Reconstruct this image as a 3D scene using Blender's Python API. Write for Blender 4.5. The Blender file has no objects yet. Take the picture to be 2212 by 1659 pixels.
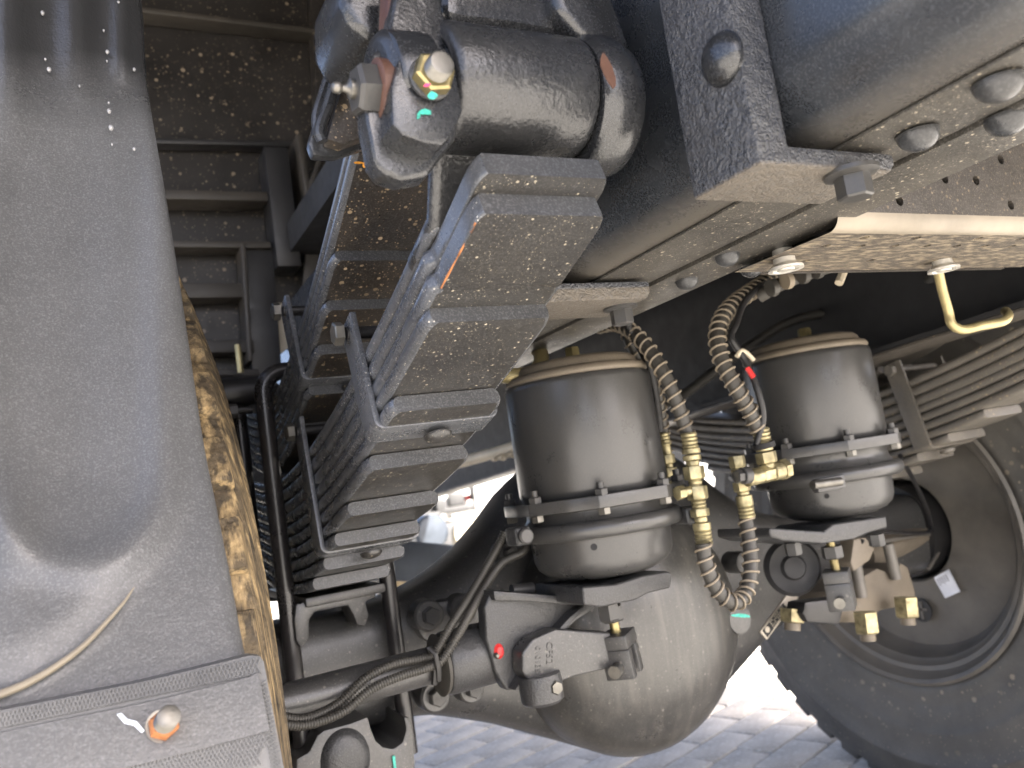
import bpy, bmesh, math, random
from mathutils import Vector, Matrix
from math import sin, cos, pi, radians, sqrt, hypot, atan2
random.seed(7)
S = bpy.context.scene
COL = S.collection
# ---------------------------------------------------------------- camera
YAW, PIT, ROLL, FPX = radians(28), radians(6.5), radians(8.4), 1800.0
CAM = Vector((0, 0, .74))
FW = Vector((sin(YAW)*cos(PIT), cos(YAW)*cos(PIT), sin(PIT)))
RH = Vector((cos(YAW), -sin(YAW), 0)); UH = RH.cross(FW)
RC = RH*cos(ROLL) - UH*sin(ROLL); UC = RH*sin(ROLL) + UH*cos(ROLL)
cd = bpy.data.cameras.new('camera'); cam = bpy.data.objects.new('camera', cd); COL.objects.link(cam)
cam.matrix_world = Matrix(((RC.x, UC.x, -FW.x, CAM.x), (RC.y, UC.y, -FW.y, CAM.y), (RC.z, UC.z, -FW.z, CAM.z), (0, 0, 0, 1)))
cd.sensor_width = 36; cd.lens = 36*FPX/2212; cd.clip_start = .01; cd.clip_end = 2000
cd.dof.use_dof = True; cd.dof.focus_distance = .72; cd.dof.aperture_fstop = 8.0
S.camera = cam
# ---------------------------------------------------------------- light
SUN_EL, SUN_AZ = radians(50), radians(150)      # azimuth from +Y towards +X
w = bpy.data.worlds.new('World'); S.world = w; w.use_nodes = True
nt = w.node_tree; bg = nt.nodes['Background']
sk = nt.nodes.new('ShaderNodeTexSky'); sk.sky_type = 'NISHITA'; sk.sun_disc = False
sk.sun_elevation = SUN_EL; sk.sun_rotation = SUN_AZ; sk.dust_density = 5; sk.air_density = .5; sk.ozone_density = .3
nt.links.new(sk.outputs[0], bg.inputs[0]); bg.inputs[1].default_value = .12
ld = bpy.data.lights.new('sun', 'SUN'); ld.energy = 5.0; ld.angle = radians(.5); ld.color = (1, .955, .89)
sun = bpy.data.objects.new('sun', ld); COL.objects.link(sun)
sd = Vector((sin(SUN_AZ)*cos(SUN_EL), cos(SUN_AZ)*cos(SUN_EL), sin(SUN_EL)))
sun.rotation_euler = sd.to_track_quat('Z', 'Y').to_euler(); sun.location = sd*20
S.view_settings.view_transform = 'Standard'; S.view_settings.look = 'None'
S.view_settings.exposure = 2.95; S.view_settings.gamma = 1

# real positions measured from the photograph: a viewing ray met with a real plane of the truck
def ray(x, y): return FW + RC*((x-1106)/FPX) - UC*((y-829.5)/FPX)
def onX(x, y, X): r = ray(x, y); return CAM + r*((X-CAM.x)/r.x)
def onY(x, y, Y): r = ray(x, y); return CAM + r*((Y-CAM.y)/r.y)
def onZ(x, y, Z): r = ray(x, y); return CAM + r*((Z-CAM.z)/r.z)
V = Vector
# ---------------------------------------------------------------- materials
def mat(name, col, rough=.5, metal=0, bump=0, bscale=300, vary=.25, vscale=12, dust=0, dcol=(.23, .17, .11), dscale=9,
        spots=0, sscale=90, scol=(.34, .26, .17), sthr=.33, rust=0, coat=0, grain=0, gscale=900, streak=None, extra=None, spec=.5, dark_top=None, zdirt=None, bdist=.0012):
    m = bpy.data.materials.new(name); m.use_nodes = True
    n, l = m.node_tree.nodes, m.node_tree.links
    b = n['Principled BSDF']
    tc = n.new('ShaderNodeTexCoord')
    co = tc.outputs['Object']
    def noise(sc, det=4, ro=.55, vec=co):
        t = n.new('ShaderNodeTexNoise'); t.inputs['Scale'].default_value = sc; t.inputs['Detail'].default_value = det
        t.inputs['Roughness'].default_value = ro; l.new(vec, t.inputs['Vector']); return t.outputs[0]
    def ramp(src, a, c, lo=0, hi=1):
        r = n.new('ShaderNodeMapRange'); r.inputs[1].default_value = a; r.inputs[2].default_value = c
        r.inputs[3].default_value = lo; r.inputs[4].default_value = hi; l.new(src, r.inputs[0]); return r.outputs[0]
    def mth(op, a, c):
        r = n.new('ShaderNodeMath'); r.operation = op
        for i, v in enumerate((a, c)):
            if isinstance(v, (int, float)): r.inputs[i].default_value = v
            else: l.new(v, r.inputs[i])
        return r.outputs[0]
    def mix(f, a, c):
        r = n.new('ShaderNodeMix'); r.data_type = 'RGBA'
        l.new(f, r.inputs[0])
        for i, v in ((6, a), (7, c)):
            if isinstance(v, tuple): r.inputs[i].default_value = (*v[:3], 1)
            else: l.new(v, r.inputs[i])
        return r.outputs[2]
    c = mix(ramp(noise(vscale), .3, .7), tuple(x*(1-vary) for x in col), tuple(min(1, x*(1+vary)) for x in col))
    if grain:
        c = mix(ramp(noise(gscale, 2), .48, .72, 0, grain), c, tuple(min(1, x*3+.05) for x in col))
    rg = ramp(noise(35), .3, .7, max(.03, rough-.07), min(1, rough+.09))
    if streak:
        mp = n.new('ShaderNodeMapping'); mp.inputs['Scale'].default_value = streak[:3]; l.new(co, mp.inputs[0])
        f = ramp(noise(1, 5, .6, mp.outputs[0]), .47, .68, 0, streak[3])
        c = mix(f, c, streak[4] if len(streak) > 4 else dcol)
    cl = None
    if dark_top:
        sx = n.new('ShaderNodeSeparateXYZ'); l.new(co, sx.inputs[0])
        cl = ramp(mth('ADD', sx.outputs[2], mth('MULTIPLY', noise(9, 3), .05)), dark_top[0], dark_top[1], 1, 0)
        rg = mth('MULTIPLY', rg, ramp(cl, 0, 1, dark_top[2], 1)); c = mix(cl, tuple(x*.35 for x in col), c)  # wet, dust-free gloss at the top, plus dark reflection put into the colour
    if zdirt:
        sx = n.new('ShaderNodeSeparateXYZ'); l.new(co, sx.inputs[0])
        f = ramp(mth('ADD', sx.outputs[2], mth('MULTIPLY', noise(60, 3), zdirt[3])), zdirt[0], zdirt[1], zdirt[2], 0)
        f = mth('MULTIPLY', f, ramp(noise(gscale*.6, 3), .25, .6, .55, 1))
        c = mix(f, c, dcol if len(zdirt) < 5 else zdirt[4]); rg = mth('MAXIMUM', rg, mth('MULTIPLY', f, .75))
    if dust:
        f = mth('MULTIPLY', ramp(noise(dscale, 6, .65), .32, .72), ramp(noise(gscale*.5, 3), .2, .75, .35, 1))
        f = mth('MULTIPLY', f, dust)
        if cl: f = mth('MULTIPLY', f, cl)
        c = mix(f, c, dcol); rg = mth('MAXIMUM', rg, mth('MULTIPLY', mth('ADD', f, .25), .95))
    if spots:
        for k, (sc, th, st) in enumerate(((sscale, sthr, spots), (sscale*2.7, sthr*1.05, spots*.85))):
            vo = n.new('ShaderNodeTexVoronoi'); vo.inputs['Scale'].default_value = sc; l.new(co, vo.inputs['Vector'])
            sep = n.new('ShaderNodeSeparateColor'); l.new(vo.outputs['Color'], sep.inputs[0])
            lim = mth('MULTIPLY', mth('POWER', sep.outputs[0], 2.2), th)
            d = mth('SUBTRACT', lim, mth('ADD', vo.outputs['Distance'], mth('MULTIPLY', noise(sc*3, 2), .12)))
            f = mth('MULTIPLY', ramp(d, -.09, -.03), st)
            c = mix(f, c, mix(sep.outputs[1], tuple(x*.55 for x in scol), tuple(min(1, x*1.35) for x in scol)))
            rg = mth('MAXIMUM', rg, mth('MULTIPLY', f, .5))
    if rust:
        f = ramp(noise(26, 6, .7), .62-.1*rust, .7-.1*rust, 0, min(1, rust*1.4))
        c = mix(f, c, (.2, .07, .03)); rg = mth('MAXIMUM', rg, mth('MULTIPLY', f, .85))
    if extra: c = extra(n, l, co, c, noise, ramp, mth, mix)
    l.new(c, b.inputs['Base Color']); l.new(rg, b.inputs['Roughness'])
    b.inputs['Metallic'].default_value = metal; b.inputs['Coat Weight'].default_value = coat; b.inputs['Coat Roughness'].default_value = .2
    b.inputs['Specular IOR Level'].default_value = spec
    if bump:
        bp = n.new('ShaderNodeBump'); bp.inputs['Strength'].default_value = bump; bp.inputs['Distance'].default_value = bdist
        hgt = mth('ADD', noise(bscale, 3), mth('MULTIPLY', noise(bscale/5, 3), 1.5))
        l.new(hgt, bp.inputs['Height']); l.new(bp.outputs[0], b.inputs['Normal'])
    return m

DUST = (.25, .185, .115)
M = {}
M['paint'] = mat('black_chassis_paint', (.024, .026, .029), .3, bump=.12, dust=.25, grain=.3, dcol=(.12, .105, .085), gscale=600)
M['side'] = mat('sky_lit_leaf_side', (.06, .064, .072), .27, bump=.03, bscale=420, dust=.1, dcol=(.14, .125, .1), spots=.8, sscale=300, scol=(.45, .42, .37), sthr=.24, grain=.3, gscale=600, spec=.7)  # bluish sky light put into the base colour of leaf sides
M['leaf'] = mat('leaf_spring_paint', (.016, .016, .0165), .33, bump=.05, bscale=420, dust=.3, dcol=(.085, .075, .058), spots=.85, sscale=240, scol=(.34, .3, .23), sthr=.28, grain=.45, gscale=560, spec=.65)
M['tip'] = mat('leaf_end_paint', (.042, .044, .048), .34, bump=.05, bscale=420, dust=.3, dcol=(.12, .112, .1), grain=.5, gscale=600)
M['eye'] = mat('spring_eye_paint', (.02, .021, .023), .24, bump=.5, bscale=300, dust=.12, dcol=(.11, .1, .085), grain=.25, gscale=600, spec=.7)
M['leafdirty'] = mat('muddy_leaf_spring_paint', (.018, .017, .017), .33, bump=.16, bscale=300, dust=.35, dcol=(.09, .065, .04), spots=.9, sscale=130, scol=(.26, .2, .13), sthr=.37, grain=.4, gscale=500)
M['cast'] = mat('cast_iron_paint', (.024, .025, .027), .3, bump=.5, bscale=420, dust=.28, dcol=(.11, .1, .085), grain=.35, gscale=600)
M['castgloss'] = mat('glossy_cast_paint', (.014, .015, .017), .2, bump=.22, bscale=330, dust=.1, dcol=(.09, .085, .075), grain=.3, gscale=600, spec=.75)
M['slab'] = mat('rough_casting_paint', (.03, .034, .042), .26, bump=1.0, bscale=520, bdist=.0025, dust=.1, grain=.35, gscale=450, zdirt=(-.0925, -.0905, .9, .001, (.12, .102, .078)), spec=.7)
M['rail'] = mat('rail_paint', (.02, .023, .028), .24, bump=.05, bscale=300, dust=.08, dcol=(.1, .09, .075), grain=.3, gscale=600, zdirt=(.018, .040, .9, .003, (.115, .1, .078)), spec=.7)
M['under'] = mat('rail_underside_dust', (.026, .0245, .022), .48, bump=.2, bscale=300, dust=.45, dcol=(.105, .092, .072), spots=.85, sscale=190, scol=(.4, .35, .27), sthr=.3, grain=.7, gscale=650)
M['cross'] = mat('crossmember_dust', (.042, .037, .032), .5, bump=.25, dust=.6, dcol=(.1, .085, .065), grain=.4, gscale=600, spots=.3, sscale=200)
M['mudcross'] = mat('mud_streaked_plate', (.05, .041, .032), .7, bump=.3, dust=.4, dcol=(.12, .098, .07), streak=(60, 220, 30, .9, (.34, .28, .19)), grain=.5, gscale=500)
M['chamber'] = mat('brake_chamber_paint', (.036, .036, .036), .27, bump=.02, dust=.25, dcol=(.11, .103, .09), dscale=14, grain=.15, vary=.1, spec=.65)
M['cap'] = mat('dusty_chamber_cap', (.12, .1, .075), .6, bump=.1, dust=.8, dcol=(.21, .175, .125), grain=.3)
M['axle'] = mat('axle_housing_paint', (.03, .03, .031), .26, bump=.2, bscale=260, dust=.35, dcol=(.1, .094, .08), dscale=5, grain=.25, gscale=500, spots=.3, sscale=110, sthr=.28, scol=(.28, .26, .22), spec=.7)
M['bowl'] = mat('axle_cover_paint', (.03, .0295, .028), .26, bump=.1, bscale=260, dust=.35, dcol=(.1, .092, .077), dscale=4, grain=.22, gscale=500, streak=(75, 50, 7, .35, (.13, .12, .105)), spots=.3, sscale=140, sthr=.26, scol=(.28, .26, .23), spec=.7)
M['gloss'] = mat('gloss_black_rod', (.012, .012, .014), .16, bump=.06, dust=.2, dcol=(.12, .1, .08), spec=.6)
M['dark'] = mat('black_steel', (.011, .011, .012), .4, bump=.1, dust=.25, dcol=(.06, .052, .043), grain=.2)
M['wall'] = mat('body_panel_dirty', (.009, .008, .0075), .35, bump=.1, dust=.6, dcol=(.032, .026, .02), dscale=4, spots=.85, sscale=75, scol=(.17, .135, .095), sthr=.34)
M['frame'] = mat('body_frame_dusty', (.032, .028, .023), .45, bump=.1, dust=.6, dcol=(.07, .058, .044))
M['zinc'] = mat('zinc_steel', (.17, .165, .15), .36, metal=.8, bump=.1, dust=.4, dcol=(.14, .12, .09), vscale=60)
M['yzinc'] = mat('yellow_zinc', (.3, .25, .12), .28, metal=.8, bump=.1, dust=.3, dcol=(.15, .125, .08), vscale=60, vary=.4)
M['brass'] = mat('yellow_brass', (.36, .315, .18), .34, metal=.7, bump=.08, dust=.45, dcol=(.19, .155, .1), vscale=90, vary=.5, dscale=30)
M['hooky'] = mat('yellow_passivated_rod', (.42, .35, .17), .33, metal=.5, bump=.08, dust=.35, dcol=(.28, .22, .14), vscale=40)
M['bolt'] = mat('painted_bolt', (.035, .036, .038), .34, bump=.1, dust=.35, dcol=(.12, .105, .08))
M['rubber'] = mat('hose_rubber', (.035, .033, .03), .5, bump=.1, dust=.45, dcol=(.12, .108, .085))
M['coil'] = mat('dusty_coil_guard', (.2, .165, .12), .55, dust=.5, dcol=(.3, .25, .18))
M['conduit'] = mat('corrugated_conduit', (.03, .029, .027), .42, dust=.5, dcol=(.12, .11, .09))
M['tyre'] = mat('tyre_rubber', (.075, .073, .069), .6, bump=.12, bscale=200, dust=.7, dcol=(.18, .165, .14), dscale=5, spots=.4, sscale=45, scol=(.36, .3, .22), sthr=.3)
M['tyremud'] = mat('muddy_tyre_tread', (.035, .027, .018), .75, bump=1.0, bscale=90, bdist=.004, dust=.55, dcol=(.26, .185, .095), dscale=30, streak=(110, 110, 10, 1.0, (.42, .3, .15)), vary=.5, vscale=60)
M['rim'] = mat('wheel_rim_paint', (.11, .102, .09), .45, bump=.08, dust=.6, dcol=(.18, .16, .13), dscale=6)
M['plastic'] = mat('mudguard_plastic', (.075, .0755, .077), .34, bump=.22, bscale=480, dust=.25, dcol=(.12, .118, .112), dscale=5, grain=.25, gscale=650, vary=.05, dark_top=(.21, .29, .3))
M['rusty'] = mat('rusty_nut', (.4, .16, .06), .7, bump=.5, metal=.2, vary=.5, vscale=80)
M['rustred'] = mat('red_brown_primer', (.075, .03, .02), .5, bump=.3, dust=.3)
M['teal'] = mat('teal_paint_mark', (.03, .34, .26), .5, vary=.5, vscale=300, grain=.4)
M['pink'] = mat('pink_paint_mark', (.75, .06, .17), .5)
M['orange'] = mat('orange_rust_mark', (.75, .3, .03), .7, bump=.3, vary=.5, vscale=200)
M['chalk'] = mat('pale_chalk', (.68, .74, .82), .8)
M['white'] = mat('white_label', (.72, .74, .8), .5)
M['print'] = mat('grey_print', (.25, .25, .28), .6)
M['alu'] = mat('aluminium_plate', (.34, .31, .26), .45, metal=.4, bump=.1, dust=.4, dcol=(.3, .25, .18))
M['red'] = mat('red_plastic', (.55, .03, .03), .45)
M['cream'] = mat('cream_plastic', (.5, .44, .33), .5, dust=.3)
M['silver'] = mat('silver_cap', (.62, .61, .57), .35, metal=.5, dust=.35, dcol=(.45, .36, .24))
M['tan_lip'] = mat('dusty_lip', (.2, .175, .13), .5, dust=.4)
M['drop'] = mat('water', (.22, .22, .22), .05, spec=1)
M['litdustyleaf'] = mat('dusty_lit_leaf_paint', (.1, .093, .082), .5, bump=.1, dust=.6, dcol=(.17, .15, .12), spots=.5, sscale=150)  # dusty grey, lightened further to offset the shade on the far springs
M['black'] = mat('matt_black', (.008, .008, .009), .7)
M['floor'] = mat('deck_underside', (.012, .012, .013), .7)
M['stone'] = mat('grey_paving', (.58, .545, .49), .85, bump=.8, bscale=70, vary=.3, vscale=9, dust=.45, dcol=(.5, .46, .4), dscale=5, grain=.4, gscale=90)
M['joint'] = mat('joint_dirt', (.17, .155, .13), .9, bump=.4, bscale=60)
M['farwhite'] = mat('white_vehicle_paint', (.5, .5, .49), .35)
M['farblue'] = mat('blue_grey_metal', (.05, .06, .075), .4, metal=.2)
M['farred'] = mat('red_vehicle_paint', (.2, .006, .006), .4)
M['fargrey'] = mat('grey_vehicle_parts', (.04, .04, .04), .5)
M['faryel'] = mat('sandy_yellow_paint', (.16, .12, .055), .6)

# ---------------------------------------------------------------- mesh helpers
BASE = {}
def basis(ax, ref=None):
    a = V(ax).normalized()
    r = V(ref) if ref is not None else (V((0, 0, 1)) if abs(a.z) < .9 else V((1, 0, 0)))
    u = (r - a*r.dot(a)).normalized(); return u, a.cross(u), a

class MB:
    def __init__(s): s.v = []; s.f = []
    def add(s, vs, fs):
        k = len(s.v); s.v += [V(p) for p in vs]; s.f += [tuple(i+k for i in f) for f in fs]; return s
    def box(s, c, sz, ax=None):
        c = V(c); A = ax or (V((1, 0, 0)), V((0, 1, 0)), V((0, 0, 1)))
        vs = [c + A[0]*(i*sz[0]/2) + A[1]*(j*sz[1]/2) + A[2]*(k*sz[2]/2) for i in (-1, 1) for j in (-1, 1) for k in (-1, 1)]
        return s.add(vs, [(0, 1, 3, 2), (4, 6, 7, 5), (0, 4, 5, 1), (2, 3, 7, 6), (0, 2, 6, 4), (1, 5, 7, 3)])
    def bb(s, a, b):
        a, b = V(a), V(b); return s.box((a+b)/2, [abs(x) for x in (b-a)])
    def prism(s, pts, vec):
        n = len(pts); vec = V(vec); pts = [V(p) for p in pts]
        return s.add(pts + [p+vec for p in pts], [tuple(range(n))[::-1], tuple(range(n, 2*n))] + [(i, (i+1) % n, n+(i+1) % n, n+i) for i in range(n)])
    def lathe(s, o, ax, prof, seg=48, sx=1, sy=1, ref=None):
        o = V(o); u, v, a = basis(ax, ref); vs = []; ring = []
        for r, h in prof:
            if r < 1e-6: ring.append([len(vs)]); vs.append(o+a*h)
            else:
                ring.append(list(range(len(vs), len(vs)+seg)))
                vs += [o+a*h+u*(r*sx*cos(2*pi*i/seg))+v*(r*sy*sin(2*pi*i/seg)) for i in range(seg)]
        fs = []
        for A, B in zip(ring, ring[1:]):
            for i in range(seg):
                j = (i+1) % seg
                if len(A) == 1 and len(B) == 1: continue
                if len(A) == 1: fs.append((A[0], B[i], B[j]))
                elif len(B) == 1: fs.append((A[i], B[0], A[j]))
                else: fs.append((A[i], B[i], B[j], A[j]))
        return s.add(vs, fs)
    def cyl(s, a, b, r, seg=32, r2=None):
        a, b = V(a), V(b); h = (b-a).length; r2 = r if r2 is None else r2
        return s.lathe(a, b-a, [(0, 0), (r, 0), (r2, h), (0, h)], seg)
    def hex(s, o, ax, r, h, ref=None, dome=.12):
        return s.lathe(o, ax, [(0, 0), (r, 0), (r, h*(1-dome)), (r*.86, h), (0, h)], 6, ref=ref)
    def tube(s, pts, r, seg=16, cap=True, rf=None):
        pts = [V(p) for p in pts]; n = len(pts); vs = []; u = None; fs = []
        for i, p in enumerate(pts):
            t = (pts[min(i+1, n-1)]-pts[max(i-1, 0)]).normalized()
            if u is None: u, _, _ = basis(t)
            u = (u-t*u.dot(t)).normalized(); v = t.cross(u)
            rr = rf(i/(n-1)) if rf else r
            vs += [p+u*(rr*cos(2*pi*k/seg))+v*(rr*sin(2*pi*k/seg)) for k in range(seg)]
        for i in range(n-1):
            for k in range(seg):
                j = (k+1) % seg; fs.append((i*seg+k, i*seg+j, (i+1)*seg+j, (i+1)*seg+k))
        if cap: fs += [tuple(range(seg))[::-1], tuple(range((n-1)*seg, n*seg))]
        return s.add(vs, fs)
    def grid(s, rows, thick=None):
        nr, nc = len(rows), len(rows[0]); vs = [p for r in rows for p in r]
        fs = [(i*nc+j, i*nc+j+1, (i+1)*nc+j+1, (i+1)*nc+j) for i in range(nr-1) for j in range(nc-1)]
        if thick is not None:
            k = len(vs); t = V(thick); vs = vs + [V(p)+t for p in vs]
            fs += [tuple(x+k for x in f[::-1]) for f in fs]
            bd = [(i, i+1) for i in range(nc-1)] + [((nr-1)*nc+i+1, (nr-1)*nc+i) for i in range(nc-1)]
            bd += [((i+1)*nc, i*nc) for i in range(nr-1)] + [(i*nc+nc-1, (i+1)*nc+nc-1) for i in range(nr-1)]
            fs += [(b, a, a+k, b+k) for a, b in bd]
        return s.add(vs, fs)
    def build(s, name, m, parent=None, bevel=0, seg=2, ang=35, sub=0):
        base = BASE[parent.name] if parent else V((0, 0, 0))
        me = bpy.data.meshes.new(name); me.from_pydata([tuple(p-base) for p in s.v], [], s.f)
        bm = bmesh.new(); bm.from_mesh(me)
        bmesh.ops.recalc_face_normals(bm, faces=bm.faces)
        if bevel:
            ed = [e for e in bm.edges if len(e.link_faces) == 2 and e.calc_face_angle(0) > radians(28)]
            if ed: bmesh.ops.bevel(bm, geom=ed, offset=bevel, segments=seg, profile=.6, affect='EDGES', clamp_overlap=True)
        bm.to_mesh(me); bm.free()
        me.polygons.foreach_set('use_smooth', [True]*len(me.polygons)); me.set_sharp_from_angle(angle=radians(ang))
        o = bpy.data.objects.new(name, me); COL.objects.link(o); me.materials.append(M[m] if isinstance(m, str) else m)
        if parent: o.parent = parent
        BASE[o.name] = base
        if sub:
            md = o.modifiers.new('sub', 'SUBSURF'); md.levels = md.render_levels = sub
        return o

def tag(o, label=None, cat=None, group=None, kind=None):
    if label: o['label'] = label
    if cat: o['category'] = cat
    if group: o['group'] = group
    if kind: o['kind'] = kind
    return o
def thing(name, label, cat, loc, group=None):
    o = bpy.data.objects.new(name, None); COL.objects.link(o); o.location = loc; o.empty_display_size = .03
    BASE[o.name] = V(loc); return tag(o, label, cat, group)
def kids(o): return [c for c in bpy.data.objects if c.parent == o]
def copy_tree(o, parent=None):
    c = o.copy(); COL.objects.link(c); c.parent = parent
    for ch in kids(o): copy_tree(ch, c)
    return c
def smooth(pts, n=10):
    pts = [V(p) for p in pts]; out = []; P = [pts[0]*2-pts[1]] + pts + [pts[-1]*2-pts[-2]]
    for i in range(1, len(P)-2):
        a, b, c, d = P[i-1:i+3]
        for k in range(n):
            t = k/n
            out.append(.5*((2*b)+(c-a)*t+(2*a-5*b+4*c-d)*t*t+(3*b-a-3*c+d)*t**3))
    out.append(pts[-1]); return out
def resample(pts, step):
    out = [pts[0]]; acc = 0
    for a, b in zip(pts, pts[1:]):
        L = (b-a).length
        while acc+L >= step:
            t = (step-acc)/L; a = a+(b-a)*t; out.append(a); L = (b-a).length; acc = 0
        acc += L
    return out
def coil(path, R, r, pitch, name, m, parent, seg=6):
    pts = resample(path, pitch/14); n = len(pts); u = None; out = []
    for i, p in enumerate(pts):
        t = (pts[min(i+1, n-1)]-pts[max(i-1, 0)]).normalized()
        if u is None: u, _, _ = basis(t)
        u = (u-t*u.dot(t)).normalized(); v = t.cross(u); a = 2*pi*i/14
        out.append(p+u*(R*cos(a))+v*(R*sin(a)))
    return MB().tube(out, r, seg).build(name, m, parent)
def corrugated(path, r, pitch, name, m, parent, amp=.16, seg=14):
    pts = resample(path, pitch/4); n = len(pts)
    mb = MB(); prof = [1+amp, 1+amp, 1-amp, 1-amp]
    return mb.tube(pts, r, seg, rf=lambda t: r*prof[int(round(t*(n-1))) % 4]).build(name, m, parent, ang=80)
def text(body, size, origin, xdir, ydir, m, parent, name='lettering', ext=.0006, align='CENTER'):
    cu = bpy.data.curves.new('t', 'FONT'); cu.body = body; cu.size = size; cu.extrude = ext; cu.align_x = align; cu.align_y = 'CENTER'; cu.resolution_u = 2
    to = bpy.data.objects.new('t', cu); COL.objects.link(to)
    dg = bpy.context.evaluated_depsgraph_get(); me = bpy.data.meshes.new_from_object(to.evaluated_get(dg))
    bpy.data.objects.remove(to)
    x = V(xdir).normalized(); z = x.cross(V(ydir)).normalized(); y = z.cross(x)
    base = BASE[parent.name]; o3 = V(origin)-base
    me.transform(Matrix(((x.x, y.x, z.x, o3.x), (x.y, y.y, z.y, o3.y), (x.z, y.z, z.z, o3.z), (0, 0, 0, 1))))
    o = bpy.data.objects.new(name, me); COL.objects.link(o); o.parent = parent; me.materials.clear(); me.materials.append(M[m]); BASE[o.name] = base
    return o
X_, Y_, Z_ = V((1, 0, 0)), V((0, 1, 0)), V((0, 0, 1))
def dome(o, ax, r, h, name, m, parent, seg=28, sx=1, sy=1):
    pr = [(r*1.04, -.001), (r*1.04, .0006)] + [(r*cos(a), .0006+h*sin(a)) for a in [pi/2*k/7 for k in range(7)]] + [(0, h+.0006)]
    return MB().lathe(o, ax, pr, seg, sx, sy).build(name, m, parent)
def blob(pts, nrm, th, name, m, parent):
    return MB().prism(pts, V(nrm).normalized()*th).build(name, m, parent)

def dab(cx, cy, pl, rx, ry, mt, nm, par, rot=0, nrm=-Y_, th=.0004, fn=onY, n=11):
    pts = []
    for k in range(n):
        a = 2*pi*k/n; q = random.uniform(.75, 1.15); u, v = rx*q*cos(a), ry*q*sin(a)
        pts.append(fn(cx+u*cos(rot)-v*sin(rot), cy+u*sin(rot)+v*cos(rot), pl))
    return MB().prism(pts, V(nrm)*th).build(nm, mt, par)
# ================================================================ SETTING: ground
ex = 60
g = MB().grid([[V((x, y, -.012)) for x in (-ex, -6, 0, 6, ex)] for y in (-ex, -6, 0, 6, ex)]).build('ground', 'stone'); tag(g, kind='structure')
def paving_extra(n, l, co, c, noise, ramp, mth, mix):
    br = n.new('ShaderNodeTexBrick'); br.inputs['Scale'].default_value = 1; br.inputs['Brick Width'].default_value = .2; br.inputs['Row Height'].default_value = .1
    br.inputs['Mortar Size'].default_value = .006; l.new(co, br.inputs['Vector'])
    return mix(br.outputs['Fac'], c, (.16, .145, .12))
g.data.materials.clear()
g.data.materials.append(mat('far_paving', (.32, .315, .3), .85, bump=.5, bscale=60, vary=.2, vscale=3, dust=.4, dcol=(.38, .33, .26), dscale=1.2, extra=paving_extra))
pave = bpy.data.objects.new('pavement', None); COL.objects.link(pave); BASE['pavement'] = V((0, 0, 0)); tag(pave, kind='structure')
MB().bb((.2, 1.1, -.03), (3.0, 3.4, -.008)).build('joint_bed', 'joint', pave)
variants = []
for k in range(6):
    mb = MB(); L, W = .193, .093
    pts = [(-L/2, -W/2), (L/2, -W/2), (L/2, W/2), (-L/2, W/2)]
    pts = [(x+random.uniform(-.002, .002), y+random.uniform(-.002, .002)) for x, y in pts]
    mb.prism([V((x, y, -.02)) for x, y in pts], (0, 0, .021))
    o = mb.build('paving_stone', 'stone', pave, bevel=.004); variants.append(o.data)
    if k: bpy.data.objects.remove(o)
    else: first = o
ang = radians(18); ca, sa = cos(ang), sin(ang); used = False
for i in range(-16, 30):
    for j in range(-6, 60):
        lx = i*.2 + (.1 if j % 2 else 0); ly = j*.1
        x, y = .3+lx*ca-ly*sa, .9+lx*sa+ly*ca
        if not (.34 < x < 2.55 and 1.22 < y < 3.2) or x-.55 < (y-3.0)*.35 or (y < 1.75 and x > 2.2): continue
        if not used: o = first; used = True
        else:
            o = first.copy(); COL.objects.link(o); o.parent = pave
        o.data = variants[random.randrange(6)]
        o.location = (x, y, random.uniform(-.003, .002)); o.rotation_euler = (random.uniform(-.006, .006), random.uniform(-.006, .006), ang)

# ================================================================ truck body
t = thing('truck_deck', 'black truck deck underside spanning above the axle and chassis rails', 'truck body', (.8, 1.5, 1.25))
MB().bb((.42, -.3, 1.27), (2.3, 5.5, 1.33)).build('floor_or_shade_panel', 'floor', t)
MB().bb((-.4, -.9, 1.92), (.9, 5.5, 1.96)).build('floor_or_shade_panel', 'floor', t)  # added roof out of view, keeps sun off the mudguard
MB().bb((.6, -.3, 1.325), (.64, 5.5, 1.915)).build('sun_blocker', 'floor', t)  # added panel, blocks sun coming between the deck and the upper roof
for yy in (2.2, 2.8, 3.6, 4.4): MB().bb((.5, yy, 1.16), (2.1, yy+.06, 1.268)).build('crossbeam', 'dark', t, bevel=.004)
MB().bb((.62, .62, 1.05), (1.05, 3.2, 1.2)).build('longitudinal_sill', 'dark', t, bevel=.01)

# wall of framed panels at the left, behind the second spring
WY = 1.75
t = thing('framed_bulkhead', 'dirty brown-black framed bulkhead with stepped ledges left of the springs', 'bulkhead', (.3, WY, 1.0))
def wp(x, y, d=0): return onY(x, y, WY-d)
bk = MB().prism([wp(240, -60), wp(760, -60), wp(745, 640), wp(600, 720), wp(560, 835), wp(400, 835), wp(240, 700)], (0, .02, 0)).build('back_panel', 'wall', t)
def ledge(x0, y0, x1, y1, h, dep, m='frame', name='ledge'):
    a, b = wp(x0, y0, dep), wp(x1, y1, dep)
    return MB().prism([a, b, b-Z_*h, a-Z_*h], (0, dep-.003, 0)).build(name, m, t, bevel=.003)
ledge(290, 12, 690, 62, .012, .05)
ledge(300, 296, 650, 305, .012, .04, 'dark')
ledge(330, 408, 578, 414, .02, .07)
ledge(345, 519, 585, 521, .014, .06)
ledge(360, 612, 530, 611, .03, .06)
ledge(370, 735, 548, 733, .026, .06)
ledge(370, 795, 560, 797, .014, .05)
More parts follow.
